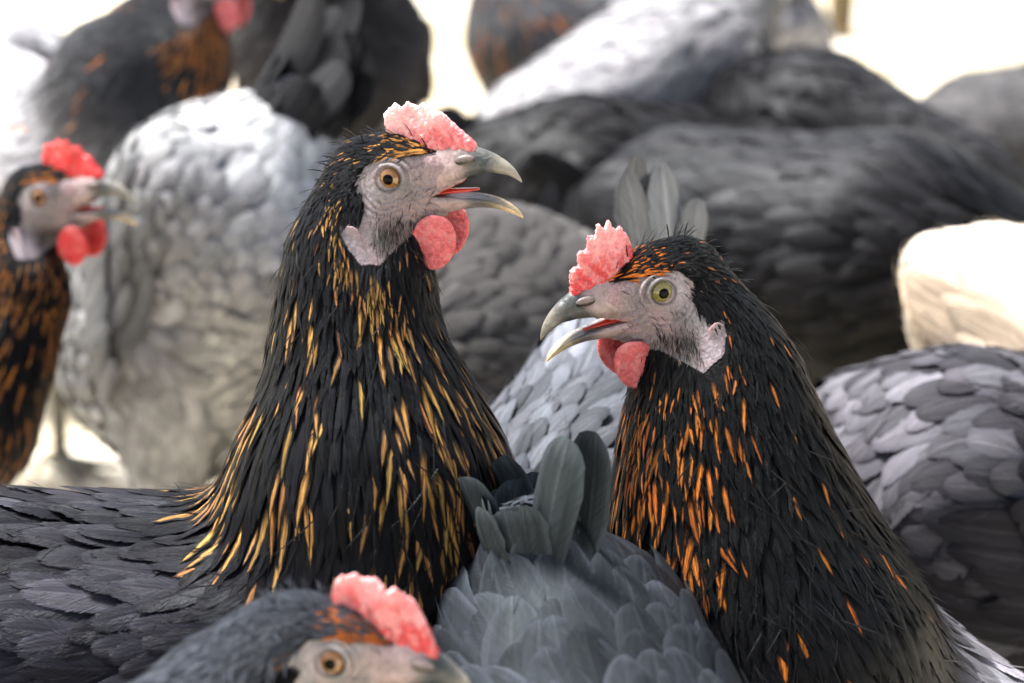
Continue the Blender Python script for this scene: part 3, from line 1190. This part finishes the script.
    # nostrils: dark slit under a horny flap
    if detail >= 1:
        for s in (-1, 1):
            def nf(p):
                q = p - np.array((28.2, s * 5.3, 5.0))
                c30, s30 = math.cos(0.12), math.sin(0.12)
                x_, z_ = q[:, 0] * c30 + q[:, 2] * s30, -q[:, 0] * s30 + q[:, 2] * c30
                return (np.sqrt((x_ / 4.0) ** 2 + (q[:, 1] / 1.5) ** 2 + (z_ / 2.1) ** 2) - 1) * 1.4
            v, f = surface_nets(nf, (22.5, s * 5.3 - 2.6, 1.0), (34, s * 5.3 + 2.6, 9), 0.35)
            cc = np.where(((v[:, 2] < 4.9 + (v[:, 0] - 28) * 0.15) & (v[:, 2] > 3.7 + (v[:, 0] - 28) * 0.15))[:, None], (0.012, 0.010, 0.010), np.array((0.17, 0.13, 0.12)))
            mesh_object('nostril', wld(v), f, M['beak'], root, pig=cc)
        # tongue
        def tf_(p):
            a, b = np.array((14, 0, -8.6)), np.array((31, 0, -7.4))
            q = p - a
            t = np.clip(q @ (b - a) / ((b - a) @ (b - a)), 0, 1)
            vv_ = q - t[:, None] * (b - a)
            return np.sqrt((vv_[:, 1] / 2.0) ** 2 + vv_[:, 0] ** 2 + (vv_[:, 2] / 0.75) ** 2) - (1.7 - 1.0 * t)
        v, f = surface_nets(tf_, (10, -6, -13), (35, 6, -4), 0.5)
        mesh_object('tongue', wld(v), f, M['mouth'], root)

    # ---- comb
    ct = comb_tab or [(-3, 12, 0), (0, 24.5, 1), (5, 24, .6), (7, 27, 1), (10, 24.5, .5), (13, 27, 1), (16, 23, .5), (19, 23.5, 1), (22, 18.5, .4),
                      (25, 18, 1), (28, 13, .3), (31, 10, .3)]
    tops = np.array([(a, b) for a, b, _ in ct])
    base = [(-3, 12), (4, 10), (14, 8), (24, 7), (31, 8)]
    poly = [tuple(x_) for x_ in tops] + base[::-1]
    pa = np.array(poly, float)

    def poly_sdf(X, Z):
        d_ = np.full(len(X), 1e9)
        P2 = np.stack([X, Z], -1)
        for i in range(len(pa)):
            a, b = pa[i - 1], pa[i]
            ab = b - a
            t = np.clip(((P2 - a) @ ab) / (ab @ ab + 1e-9), 0, 1)
            d_ = np.minimum(d_, np.linalg.norm(P2 - a - t[:, None] * ab, axis=1))
        return np.where(point_in_poly(X, Z, poly), -d_, d_)
    cs = seed * 1.7

    def cf(p):
        X, Y, Z = p.T
        wob = 0.9 * np.sin(X * 0.35 + cs) * np.clip((Z - 12) / 10, 0, 1)
        th = 3.1 - 2.0 * np.clip((Z - 9) / 15, 0, 1) + 0.35 * np.sin(X * 1.3 + Z * 0.9)
        d2 = poly_sdf(X, Z) - 0.9
        dd = np.abs(Y - wob) - th
        k = 1.6
        h_ = np.clip(0.5 - 0.5 * (dd - d2) / k, 0, 1)
        m_ = d2 * h_ + dd * (1 - h_) + k * h_ * (1 - h_)
        m_ = dd * (1 - h_) + d2 * h_ + k * h_ * (1 - h_)
        bmp = 0.30 * np.sin(X * 2.4 + np.sin(Z * 1.7) * 1.3) * np.sin(Z * 2.2 + X * 0.6 + np.sin(Y * 3)) * (1 if detail else 0)
        return m_ + bmp
    cres = {2: 0.45, 1: 0.6, 0: 1.3}[detail]
    v, f = surface_nets(cf, (-7, -7, 4), (36, 7, tops[:, 1].max() + 4), cres)
    c_lo, c_hi = {'pink': ((0.62, 0.07, 0.075), (0.78, 0.34, 0.35)), 'pale': ((0.68, 0.16, 0.17), (0.88, 0.72, 0.72)),
                  'red': ((0.70, 0.020, 0.022), (0.74, 0.07, 0.06))}[comb]
    t = np.clip((v[:, 2] - 14) / 12 + 0.3 * smooth_noise(v, 0.5, seed), 0, 1)[:, None]
    mesh_object('comb', wld(v), f, M['comb' if comb != 'red' else 'comb_red'], root, pig=np.array(c_lo) * (1 - t) + np.array(c_hi) * t)
    # ---- wattles
    for s in (-1, 1):
        cx, cz = (13.0, -25.0) if s * 1.0 == -1 or True else (16, -25)
        def wf(p):
            X, Y, Z = p.T
            t = np.clip((Z - (-34)) / 20, 0, 1)          # 0 bottom, 1 top
            xx = X - (cx + wattle_x + 1.5 + (t - 0.4) * 2.5)
            rx = 9.0 * wattle_scale
            prof = np.sqrt((xx / rx) ** 2 + ((Z + 25.5) / (11.0 * wattle_scale)) ** 2)
            yy = Y - s * (11.0 - 2.0 * (1 - t) + 0.5 * np.sin(X * 0.5))
            d2 = (prof - 1) * 7.5
            dd = np.abs(yy) - 1.3
            k = 1.5
            h_ = np.clip(0.5 - 0.5 * (dd - d2) / k, 0, 1)
            return dd * (1 - h_) + d2 * h_ + k * h_ * (1 - h_) + 0.10 * np.sin(X * 2.0 + np.sin(Z)) * np.sin(Z * 2.1)
        v, f = surface_nets(wf, (0, s * 8 - 9, -40), (32, s * 8 + 9, -11), cres * 1.1)
        if comb == 'red':
            wc_ = np.array((0.62, 0.035, 0.04))
        else:
            wc_ = np.array((0.56, 0.11, 0.12))
        t = np.clip((v[:, 2] + 18) / 6, 0, 1)[:, None] * 0.5
        mesh_object('wattle', wld(v), f, M['comb_red' if comb == 'red' else 'wattle'], root, pig=wc_ * (1 - t) + np.array((0.5, 0.25, 0.24)) * t)
    # ---- ear lobes
    if detail >= 1:
        for s in (-1, 1):
            A_, B_ = (-13.0, -18.5), (-6.5, -28.0)
            ya, yb = ysurf(*A_, s), ysurf(*B_, s)
            a, b = np.array((A_[0], s * (ya - 0.2), A_[1])), np.array((B_[0], s * (yb - 0.3), B_[1]))
            def lf(p):
                q = p - a
                t = np.clip(q @ (b - a) / ((b - a) @ (b - a)), 0, 1)
                v_ = q - t[:, None] * (b - a)
                return np.sqrt(v_[:, 0] ** 2 + v_[:, 2] ** 2 + (v_[:, 1] / 0.16) ** 2) - (3.8 - 2.1 * t) + 0.12 * np.sin(p[:, 2] * 2.5 + p[:, 0])
            v, f = surface_nets(lf, np.minimum(a, b) - 5, np.maximum(a, b) + 5, 0.55)
            mesh_object('ear_lobe', wld(v), f, M['lobe'], root, pig=np.tile((0.29, 0.235, 0.255), (len(v), 1)))
    # ---- legs
    for hp_ in hips:
        yaw = axb * np.array([1, 1, 0])
        yaw = nrm(yaw)
        lt = np.array([-yaw[1], yaw[0], 0])
        foot = np.array([hp_[0], hp_[1], 0.008]) - yaw * 0.002
        segs = [(hp_ + np.array([0, 0, 0.01]), foot, 0.0065, 0.005)]
        for a_ in (-0.55, 0, 0.55):
            dv = yaw * math.cos(a_) + lt * math.sin(a_)
            segs.append((foot, foot + dv * 0.042 - np.array([0, 0, 0.004]), 0.0048, 0.0028))
        segs.append((foot, foot - yaw * 0.02 - np.array([0, 0, 0.003]), 0.0045, 0.0025))
        ps = [Prim(a, b, ra, rb, (0, 0, -1)) for a, b, ra, rb in segs]
        lsh = Shape(ps, [], 0.0015)
        ap = np.array([q_[0] for q_ in segs] + [q_[1] for q_ in segs])
        v, f = surface_nets(lsh.dist, ap.min(0) - 0.009, ap.max(0) + 0.009, 0.003)
        mesh_object('leg', v, f, M['leg'], root)
    print(f"{label[:40]:40s} headz={E[2]:.2f} Cz={Cp[2]:.2f} Rz={Rp[2]:.2f} feathers={len(pts)} t={time.time()-T0:.1f}")
    return root


def N(px, py, d, r_px):
    return (P(px, py, d), r_px / F_PX * d)


def blobs(lst, base=0.0):
    """pigment probability from spots in the bird's own flank plane (x, z)"""
    L_ = [(P(a, b, d), r / F_PX * d, k) for a, b, d, r, k in lst]

    def f(p, q, rw):
        o = np.full(len(p), base)
        for c, r, k in L_:
            o = np.maximum(o, k * np.exp(-(((p[:, 0] - c[0]) ** 2 + (p[:, 2] - c[2]) ** 2) / r ** 2) ** 1.5))
        return o * np.clip(rw[2] + rw[5] * 0.7 + rw[1], 0, 1) ** 1.5
    return f


G1 = 'hens crowding close together'
HERO = True

# ---- left hero, beak open to the right
d0 = 0.92
make_hen('black hen with gold streaked neck and pale comb, calling with wide open beak',
         Rp=P(-75, 668, .95), Cp=P(290, 668, .96), rr=.066, rc=.064,
         neck=[N(358, 215, d0 + .005, 44), N(356, 250, d0 + .006, 60), N(358, 290, d0 + .008, 70), N(357, 350, d0 + .01, 78), N(367, 420, d0 + .012, 102),
               N(370, 490, d0 + .015, 134), N(378, 560, d0 + .018, 126)],
         E=P(398, 171, d0) + np.array([0, 0, 0]), Fw=(math.cos(R(14)), -math.sin(R(14)), 0.075), detail=2, gape=1.3,
         body_col=(0.020, 0.0195, 0.0245), wing_col=(0.015, 0.0145, 0.019), cape=0.044, bwid=0.9, camber=0.15, body_var=0.8,
         gold=blobs([(248, 430, .93, 28, .8), (250, 490, .93, 30, .7), (290, 540, .93, 45, .7), (275, 460, .93, 26, .6), (345, 500, .93, 40, .55), (380, 540, .93, 40, .5),
                     (420, 490, .93, 60, .75), (440, 440, .93, 45, .85), (425, 385, .93, 42, .9), (408, 335, .93, 24, .9), (392, 295, .93, 20, .95),
                     (375, 262, .93, 18, .95), (352, 235, .93, 16, .9), (335, 215, .93, 14, .5), (330, 330, .93, 22, .15), (305, 430, .93, 30, .35), (340, 560, .93, 40, .5), (485, 430, .93, 35, .9), (450, 550, .93, 45, .4),
                     (265, 390, .93, 26, .5), (320, 270, .93, 22, .3), (345, 190, .93, 12, .6)], .05),
         gold_col=(0.52, 0.27, 0.075), crown_gold=0.85, comb='pale', group=G1, seed=3,
         comb_tab=[(-2, 12, 0), (-2.5, 22, 1), (1, 25.5, .6), (3.5, 23.5, 1), (6, 25.8, .5), (9, 24, 1), (12, 25.2, .5), (16, 22.5, 1), (19, 21.5, .4),
                   (23, 17, 1), (26, 14, .3), (30, 10.5, .3)])

# ---- right hero, facing left
d1 = 0.93
make_hen('black hen with orange flecked throat, facing left with beak ajar, largest hen at the right',
         Rp=P(955, 830, .99), Cp=P(800, 730, .99), rr=.062, rc=.064,
         neck=[N(692, 305, d1 + .006, 42), N(704, 342, d1 + .008, 62), N(716, 385, d1 + .01, 78), N(722, 440, d1 + .012, 94), N(732, 500, d1 + .015, 112),
               N(746, 570, d1 + .018, 128), N(772, 650, d1 + .02, 142)],
         E=P(652, 283, d1), Fw=(-math.cos(R(16)), -math.sin(R(16)), -0.31), detail=2,
         body_col=(0.30, 0.29, 0.32), wing_col=(0.2, 0.195, 0.21), cape=0.032, breast_dark=1.0, neck_col=(0.0035, 0.0035, 0.0042),
         gold=blobs([(645, 420, .93, 26, .75), (640, 470, .93, 28, .75), (690, 440, .93, 22, .9), (690, 500, .93, 26, .9), (700, 380, .93, 18, .7),
                     (640, 560, .93, 34, .6), (690, 570, .93, 50, .4), (680, 640, .93, 60, .35), (790, 620, .93, 80, .2), (712, 340, .93, 17, .85), (640, 640, .93, 40, .45), (720, 400, .93, 20, .6), (660, 380, .93, 16, .4)], .02),
         gold_col=(0.52, 0.155, 0.02), crown_gold=0.8, comb='pink', iris='iris_green', wattle_x=2.5, group=G1, seed=5,
         tail=(0.8, 0.2, -0.1), gape=0.62,
         comb_tab=[(5, 12, 0), (4.5, 20, 1), (6, 25.5, .6), (8.5, 24.5, .4), (9.5, 29.5, 1), (12, 26.5, .5), (14, 30, 1), (16, 25.5, .5), (18.5, 27, .4),
                   (20.5, 21.5, 1), (23.5, 22, .5), (25, 17, .4), (28.5, 16, .6), (30, 11, .3)])

# ---- foreground, head low at the bottom edge
d2 = 0.78
make_hen('hen with smooth grey crown and rusty brow, head low at the bottom edge',
         Rp=P(-150, 1040, .72), Cp=P(30, 960, .76), rr=.058, rc=.058,
         neck=[N(265, 668, d2 + .006, 64), N(225, 715, d2 + .006, 78), N(175, 785, d2, 98), N(115, 870, .79, 115)],
         E=P(340, 646, d2 + .006), Fw=(math.cos(R(10)), -math.sin(R(10)), -0.27), detail=2,
         body_col=(0.035, 0.035, 0.042), neck_col=(0.050, 0.055, 0.068), cape=0.03,
         gold=blobs([(300, 625, .8, 14, .5)], 0.0), gold_col=(0.42, 0.13, 0.03), crown_gold=1.0, comb='pink', group=G1, seed=8, skin_tone=(0.30, 0.27, 0.265), gape=0.2,
         comb_tab=[(-4, 12, 0), (-7, 20, 1), (-5, 24, .6), (-1, 25.5, 1), (2, 24.5, .5), (5, 26.5, 1), (8, 25, .5), (9.5, 22.5, .4), (12, 25.5, 1), (15, 24.5, .4),
                   (19, 22.5, 1), (23, 18.5, .5), (26, 15, .3), (29, 10, .3)])

# ---- left edge hen
d3 = 1.24
make_hen('hen at the left edge with scarlet comb and wattle, calling to the right',
         Rp=P(-360, 520, 1.32), Cp=P(-160, 500, 1.28), rr=.064, rc=.062,
         neck=[N(18, 235, d3 + .01, 36), N(14, 290, d3 + .01, 52), N(-6, 350, d3 + .01, 56), N(-44, 420, d3 + .01, 68)],
         E=P(52, 192, d3), Fw=(math.cos(R(22)), -math.sin(R(22)), 0.08), detail=1,
         body_col=(0.035, 0.035, 0.04), cape=0.03, gold=lambda p, q, rw: 0.5 * rw[2], gold_col=(0.45, 0.17, 0.035), crown_gold=0.7,
         comb='red', group=G1, seed=11, wattle_scale=0.98)

# ---- upper left hen, head cut by the frame
d4 = 1.50
make_hen('hen with orange throat and pale grey back, head cut off at top left',
         Rp=P(-70, 125, 1.64), Cp=P(75, 190, 1.58), rr=.066, rc=.060,
         neck=[N(185, -5, d4 + .01, 32), N(178, 30, d4 + .015, 48), N(162, 62, d4 + .02, 68), N(140, 88, d4 + .03, 84)],
         E=P(208, -30, d4), Fw=(math.cos(R(14)), -math.sin(R(14)), 0.02), detail=1,
         body_col=(0.50, 0.49, 0.51), wing_col=(0.52, 0.51, 0.53), cape=0.040, breast_dark=0.1, breast_in=0.35, neck_col=(0.014, 0.0145, 0.017),
         gold=blobs([(205, 30, 1.5, 28, .95), (245, 60, 1.5, 26, .8), (215, 70, 1.5, 30, .5), (100, 90, 1.5, 30, .12)], .03), gold_col=(0.62, 0.22, 0.03),
         comb='pink', group=G1, seed=13, mat='soft')

# ---- pale grey fluffy hen, head down behind
make_hen('silver grey fluffy hen with upright dark tail, between the two calling hens',
         Rp=P(222, 218, 1.40), Cp=P(172, 345, 1.48), rr=.062, rc=.064,
         neck=[N(190, 410, 1.62, 26), N(180, 400, 1.58, 36), N(172, 385, 1.54, 50)],
         E=P(195, 425, 1.66), Fw=(0.1, 0.6, -0.8), detail=1, body_col=(0.46, 0.465, 0.475), wing_col=(0.15, 0.152, 0.156), belly_col=(0.30, 0.30, 0.31),  # wing and belly darker than the back: shade on the lower body painted in
         neck_col=(0.1, 0.1, 0.1), tail=(0.55, 0.0, 0.75), tail_fan=0.12, tail_n=4, tail_col=(0.028, 0.028, 0.030), group=G1, seed=17, mat='soft', fluff=True,
         up_hint=(0.1, 0.8, 0.6), tail_len=0.082, tail_w=0.030, cov_n=60, cov_l=1.1, body_var=0.35, feather_scale=0.95)

# ---- hens behind
make_hen('pale grey hen at the far left edge, behind the orange throated hen',
         Rp=P(-130, 90, 1.86), Cp=P(10, 105, 1.90), rr=.062, rc=.062,
         neck=[N(120, 150, 2.02, 26), N(105, 145, 2.0, 36), N(70, 130, 1.96, 54)], E=P(150, 165, 2.05), Fw=(1, 0.3, -0.4), detail=0,
         body_col=(0.42, 0.415, 0.43), wing_col=(0.34, 0.335, 0.35), neck_col=(0.05, 0.05, 0.055), tail=(-0.9, 0, 0.4), group=G1, seed=73, mat='soft',
         body_var=0.6, feather_scale=1.1)
make_hen('dark grey brown hen between the upper left hen and the bright gap',
         Rp=P(345, 50, 1.98), Cp=P(325, 45, 1.83), rr=.060, rc=.062,
         neck=[N(300, -100, 1.75, 26), N(305, -60, 1.76, 36)], E=P(290, -130, 1.74), Fw=(-0.8, -0.5, 0), detail=0,
         body_col=(0.045, 0.042, 0.042), neck_col=BLACK, tail=(0.3, 0.9, 0.1), group=G1, seed=19, mat='soft', tail_len=0.07,
         tail_col=(0.05, 0.048, 0.048))
make_hen('grey hen with orange flecks on its breast, right of the bright gap',
         Rp=P(690, 30, 2.15), Cp=P(560, 60, 2.10), rr=.062, rc=.062,
         neck=[N(520, -60, 2.06, 28), N(520, -10, 2.07, 44), N(530, 30, 2.08, 58)], E=P(505, -85, 2.05), Fw=(-1, -0.1, 0), detail=0,
         body_col=(0.10, 0.10, 0.105), neck_col=(0.08, 0.08, 0.085), gold=lambda p, q, rw: 0.22 * (rw[2] + rw[5]), gold_col=(0.7, 0.25, 0.06),
         group=G1, seed=23, mat='soft')
make_hen('light grey hen with smooth sloping back, behind the big dark hen in the middle',
         Rp=P(560, 135, 1.83), Cp=P(680, 75, 1.90), rr=.050, rc=.066,
         neck=[N(760, -90, 2.02, 22), N(752, -50, 2.0, 30), N(730, 10, 1.97, 44)], E=P(775, -120, 2.04), Fw=(1, 0.4, 0), detail=0,
         body_col=(0.36, 0.355, 0.37), wing_col=(0.15, 0.145, 0.145), neck_col=(0.1, 0.1, 0.1), tail=(-0.9, 0, -0.35), group=G1, seed=29, mat='soft',
         tail_col=(0.22, 0.22, 0.23), tail_len=0.08)
make_hen('big blackish brown hen stretched across the middle right, tail pointing left',
         Rp=P(690, 228, 1.52), Cp=P(890, 268, 1.45), rr=.058, rc=.074,
         neck=[N(1180, 330, 1.36, 32), N(1120, 320, 1.38, 48), N(1040, 300, 1.41, 80)], E=P(1215, 335, 1.35), Fw=(1, -0.3, -0.3), detail=1,
         body_col=(0.014, 0.0135, 0.0145), wing_col=(0.017, 0.0165, 0.0175), body_var=1.0, belly_col=(0.010, 0.010, 0.010), feather_scale=1.3, bwid=0.75, tail=(-0.9, 0.3, -0.05), tail_col=(0.022, 0.021, 0.021),
         group=G1, seed=31, mat='feather', tail_len=0.06, tail_w=0.03, tail_n=7)
make_hen('blackish hen with dark back, between the open beaked hen and the big dark hen',
         Rp=P(580, 200, 1.66), Cp=P(690, 205, 1.74), rr=.068, rc=.062,
         neck=[N(790, 250, 1.86, 26), N(765, 235, 1.83, 38), N(735, 220, 1.79, 56)], E=P(815, 265, 1.89), Fw=(0.8, 0.4, -0.4), detail=0,
         body_col=(0.015, 0.014, 0.014), wing_col=(0.012, 0.011, 0.011), feather_scale=1.3, bwid=0.75, tail=(-0.93, 0.0, 0.32), tail_col=(0.03, 0.028, 0.028), neck_col=BLACK, group=G1,
         seed=71, mat='feather', tail_len=0.05, tail_fan=0.35, tail_w=0.03)
make_hen('black hen with sleek shoulders behind the big dark hen, below the wooden post',
         Rp=P(940, 200, 1.72), Cp=P(805, 135, 1.76), rr=.048, rc=.056,
         neck=[N(700, 160, 1.9, 26), N(730, 140, 1.86, 36), N(765, 120, 1.8, 56)], E=P(675, 175, 1.92), Fw=(-1, 0.3, -0.4), detail=0,
         body_col=(0.022, 0.021, 0.022), wing_col=(0.018, 0.018, 0.019), neck_col=BLACK, tail=(0.8, 0, -0.35), tail_col=(0.25, 0.25, 0.26), group=G1, seed=37,
         mat='feather', tail_len=0.09, patch=lambda p, pig, rw: pig)
make_hen('medium grey hen at the far right edge below the bright background',
         Rp=P(985, 152, 2.05), Cp=P(1110, 138, 2.0), rr=.064, rc=.066,
         neck=[N(1200, 20, 1.95, 28), N(1185, 60, 1.96, 44), N(1160, 100, 1.98, 60)], E=P(1220, -5, 1.95), Fw=(1, 0, 0), detail=0,
         body_col=(0.08, 0.078, 0.08), neck_col=BLACK, tail=(-0.8, 0.2, -0.3), group=G1, seed=41, mat='soft', tail_len=0.06)
make_hen('pale grey hen standing far back just left of the wooden post',
         Rp=P(780, 28, 2.45), Cp=P(780, 22, 2.58), rr=.026, rc=.03,
         neck=[N(790, -90, 2.66, 16), N(790, -60, 2.64, 24)], E=P(790, -110, 2.68), Fw=(0.3, 1, 0), detail=0,
         body_col=(0.32, 0.32, 0.35), neck_col=(0.1, 0.1, 0.1), tail=(0.1, -0.3, 0.9), group=G1, seed=43, mat='soft', tail_len=0.06, tail_w=0.02,
         tail_col=(0.3, 0.3, 0.33))
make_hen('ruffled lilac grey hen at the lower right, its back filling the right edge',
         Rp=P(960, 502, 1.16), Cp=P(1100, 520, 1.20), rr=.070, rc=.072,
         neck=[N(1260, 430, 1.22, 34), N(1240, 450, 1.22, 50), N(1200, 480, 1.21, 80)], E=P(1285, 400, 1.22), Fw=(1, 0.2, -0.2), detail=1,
         body_col=(0.105, 0.102, 0.116), wing_col=(0.022, 0.021, 0.024), belly_col=(0.006, 0.006, 0.0065), neck_col=(0.05, 0.05, 0.055), tail=(-0.6, 0.7, 0.1), group=G1,  # near-black wing and belly: shadow low on the hen put into the pigment
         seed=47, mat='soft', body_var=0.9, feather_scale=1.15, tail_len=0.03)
make_hen('cream white hen at the right edge, the only pale hen of the flock',
         Rp=P(1005, 312, 1.26), Cp=P(1150, 390, 1.24), rr=.036, rc=.066,
         neck=[N(1260, 200, 1.2, 36), N(1250, 250, 1.2, 56), N(1230, 310, 1.21, 80)], E=P(1280, 165, 1.2), Fw=(1, 0, 0), detail=1,
         body_col=(0.70, 0.63, 0.53), wing_col=(0.66, 0.52, 0.38), neck_col=(0.75, 0.6, 0.42), belly_col=(0.78, 0.70, 0.6), tail=(-0.75, 0, 0.5),
         tail_col=(0.82, 0.76, 0.68), group=G1, seed=53, mat='soft', tail_len=0.012, body_var=0.12, tail_w=0.025, crown_gold=0)
make_hen('bluish grey hen with upright tail feathers standing up behind the right hen head',
         Rp=P(645, 365, 1.12), Cp=P(598, 515, 1.07), rr=.030, rc=.050,
         neck=[N(440, 555, 1.10, 30), N(460, 540, 1.10, 44), N(500, 520, 1.09, 80)], E=P(415, 575, 1.11), Fw=(-0.8, 0.2, -0.6), detail=1,
         body_col=(0.105, 0.112, 0.13), wing_col=(0.12, 0.127, 0.147), body_var=0.7, tail=(0.05, 0.0, 0.95), tail_col=(0.24, 0.25, 0.26), group=G1, seed=59, mat='soft',
         tail_len=0.068, tail_w=0.022, tail_n=3, tail_fan=0.30, cov_l=0.8, tail_nor=(0.7, -0.7, 0))
make_hen('blurred brownish grey hen between the necks of the two nearest hens',
         Rp=P(500, 325, 1.36), Cp=P(440, 385, 1.32), rr=.062, rc=.066,
         neck=[N(372, 440, 1.36, 30), N(382, 425, 1.35, 44), N(400, 405, 1.34, 66)], E=P(352, 465, 1.37), Fw=(-1, 0.2, -0.5), detail=1,
         body_col=(0.075, 0.071, 0.069), wing_col=(0.085, 0.08, 0.076), tail=(0.3, 0.6, 0.1), group=G1, seed=61, mat='soft', tail_len=0.05)
make_hen('greenish black hen with broad glossy tail feathers, lowest between the two nearest hens',
         Rp=P(568, 672, .90), Cp=P(615, 860, .82), rr=.042, rc=.055,
         neck=[N(700, 1000, .76, 40), N(680, 980, .77, 60), N(650, 930, .79, 110)], E=P(725, 1020, .75), Fw=(0.8, -0.4, -0.3), detail=1,
         body_col=(0.014, 0.016, 0.0195), wing_col=(0.016, 0.018, 0.022), belly_col=(0.02, 0.022, 0.026), tail=(-0.20, 0.05, 0.9), tail_col=(0.034, 0.040, 0.043), group=G1, seed=67, mat='teal',
         tail_len=0.052, tail_w=0.024, tail_n=2, tail_fan=0.6, feather_scale=1.45, bwid=1.1, camber=0.16, dens_mul=1.0, body_var=0.7, cov_n=44, cov_l=1.35, down=0.1)


# ------------------------------------------------------------------ ground, straw, post
def ground():
    m = NT("dry_straw_ground")
    g = m.n("ShaderNodeTexCoord").outputs["Object"]
    n1 = m.n("ShaderNodeTexNoise"); n1.inputs["Scale"].default_value = 6; n1.inputs["Detail"].default_value = 6
    n2 = m.n("ShaderNodeTexNoise"); n2.inputs["Scale"].default_value = 70; n2.inputs["Detail"].default_value = 4
    m.l(g, n1.inputs["Vector"]); m.l(g, n2.inputs["Vector"])
    c = m.mix(m.rng(n1.outputs[0], 0.35, 0.65), (0.66, 0.57, 0.38), (0.78, 0.73, 0.62))
    c = m.mix(m.rng(n2.outputs[0], 0.55, 0.72), c, (0.42, 0.30, 0.15))
    m.l(c, m.b.inputs["Base Color"])
    m.set(Roughness=0.9)
    m.bump(n2.outputs[0], 0.6, 0.01)
    nx = 60
    xs = np.linspace(-1, 1, nx); xs = np.sign(xs) * np.abs(xs) ** 3 * 120
    X, Y = np.meshgrid(xs, xs, indexing='ij')
    Z = 0.004 * np.sin(X * 3.1) * np.sin(Y * 2.7)
    v = np.stack([X, Y + 2, Z - 0.004], -1).reshape(-1, 3)
    i = np.arange(nx * nx).reshape(nx, nx)
    f = np.stack([i[:-1, :-1], i[1:, :-1], i[1:, 1:], i[:-1, 1:]], -1).reshape(-1, 4)
    o = mesh_object('ground', v, f, m.m)
    o['kind'] = 'structure'


def straw():
    global rng
    rng = np.random.default_rng(99)
    n = 5200
    x = rng.uniform(-1.3, 1.3, n); y = 0.6 + 3.4 * rng.random(n) ** 1.2
    a = rng.uniform(0, np.pi, n); L = rng.uniform(0.02, 0.075, n); w = rng.uniform(0.0015, 0.004, n)
    z = rng.uniform(0.002, 0.012, n); tl = rng.normal(0, 0.12, n)
    dx, dy = np.cos(a), np.sin(a)
    V = []
    for k in (-0.5, 0.5):
        for s in (-1, 1):
            for h in (0, 1):
                V.append(np.stack([x + dx * L * k - dy * w * s * .5, y + dy * L * k + dx * w * s * .5, z + np.abs(tl * L * k) + h * 0.0012], -1))
    V = np.stack(V, 1)      # n,8,3  index = k*4+s*2+h
    q = np.array([(0, 4, 6, 2), (1, 3, 7, 5), (0, 1, 5, 4), (2, 6, 7, 3), (0, 2, 3, 1), (4, 5, 7, 6)])
    F = (np.arange(n)[:, None, None] * 8 + q[None]).reshape(-1, 4)
    m = NT("straw_stalk")
    pig = m.n("ShaderNodeVertexColor", layer_name="pig").outputs[0]
    m.l(pig, m.b.inputs["Base Color"]); m.set(Roughness=0.55)
    c = np.array((0.62, 0.42, 0.17)) * rng.uniform(0.45, 1.2, (n, 1))
    c = np.where(rng.random((n, 1)) < 0.35, np.array((0.82, 0.74, 0.55)) * rng.uniform(0.8, 1.1, (n, 1)), c)
    o = mesh_object('straw_litter', V.reshape(-1, 3), F, m.m, pig=np.repeat(c.clip(0, .9), 8, 0), smooth=False)
    o['label'] = 'loose straw and chaff scattered on the bright ground'
    o['category'] = 'straw'
    o['kind'] = 'stuff'


def post(name, px, py, d, w, label, tone):
    b = P(px, py, d)
    b[2] = 0
    m = NT(name + "_wood")
    g = m.n("ShaderNodeTexCoord").outputs["Object"]
    mp = m.n("ShaderNodeMapping"); mp.inputs["Scale"].default_value = (30, 30, 1.5)
    m.l(g, mp.inputs[0])
    ns = m.n("ShaderNodeTexNoise"); ns.inputs["Scale"].default_value = 2; ns.inputs["Detail"].default_value = 6
    m.l(mp.outputs[0], ns.inputs["Vector"])
    m.l(m.mix(ns.outputs[0], tone, tuple(t * 0.6 for t in tone)), m.b.inputs["Base Color"])
    m.set(Roughness=0.8)
    m.bump(ns.outputs[0], 0.5, 0.003)
    rings = []
    th = np.linspace(0, 2 * np.pi, 16, endpoint=False)
    for z, k in ((-0.03, 1.06), (0.0, 1.05), (0.4, 1.0), (0.9, 0.98), (1.3, 0.97), (1.32, 0.85)):
        rr_ = w / 2 * k * (1 + 0.05 * np.sin(th * 3 + z * 4))
        rings.append(np.stack([b[0] + rr_ * np.cos(th) + 0.01 * math.sin(z * 3), b[1] + rr_ * np.sin(th), np.full(16, z)], -1))
    v, f = loft(rings)
    o = mesh_object(name, v, f, m.m)
    o['label'] = label
    o['category'] = 'post'
    o['group'] = 'wooden posts behind the flock'


ground()
straw()
post('wooden_post', 838, 75, 3.3, 0.036, 'thicker pale wooden post rising behind the black hen', (0.15, 0.11, 0.05))
post('wooden_post', 872, 90, 3.5, 0.018, 'thin bright wooden post right of the thicker one', (0.75, 0.68, 0.5))
clear_origin()
print("script done", time.time() - T0)
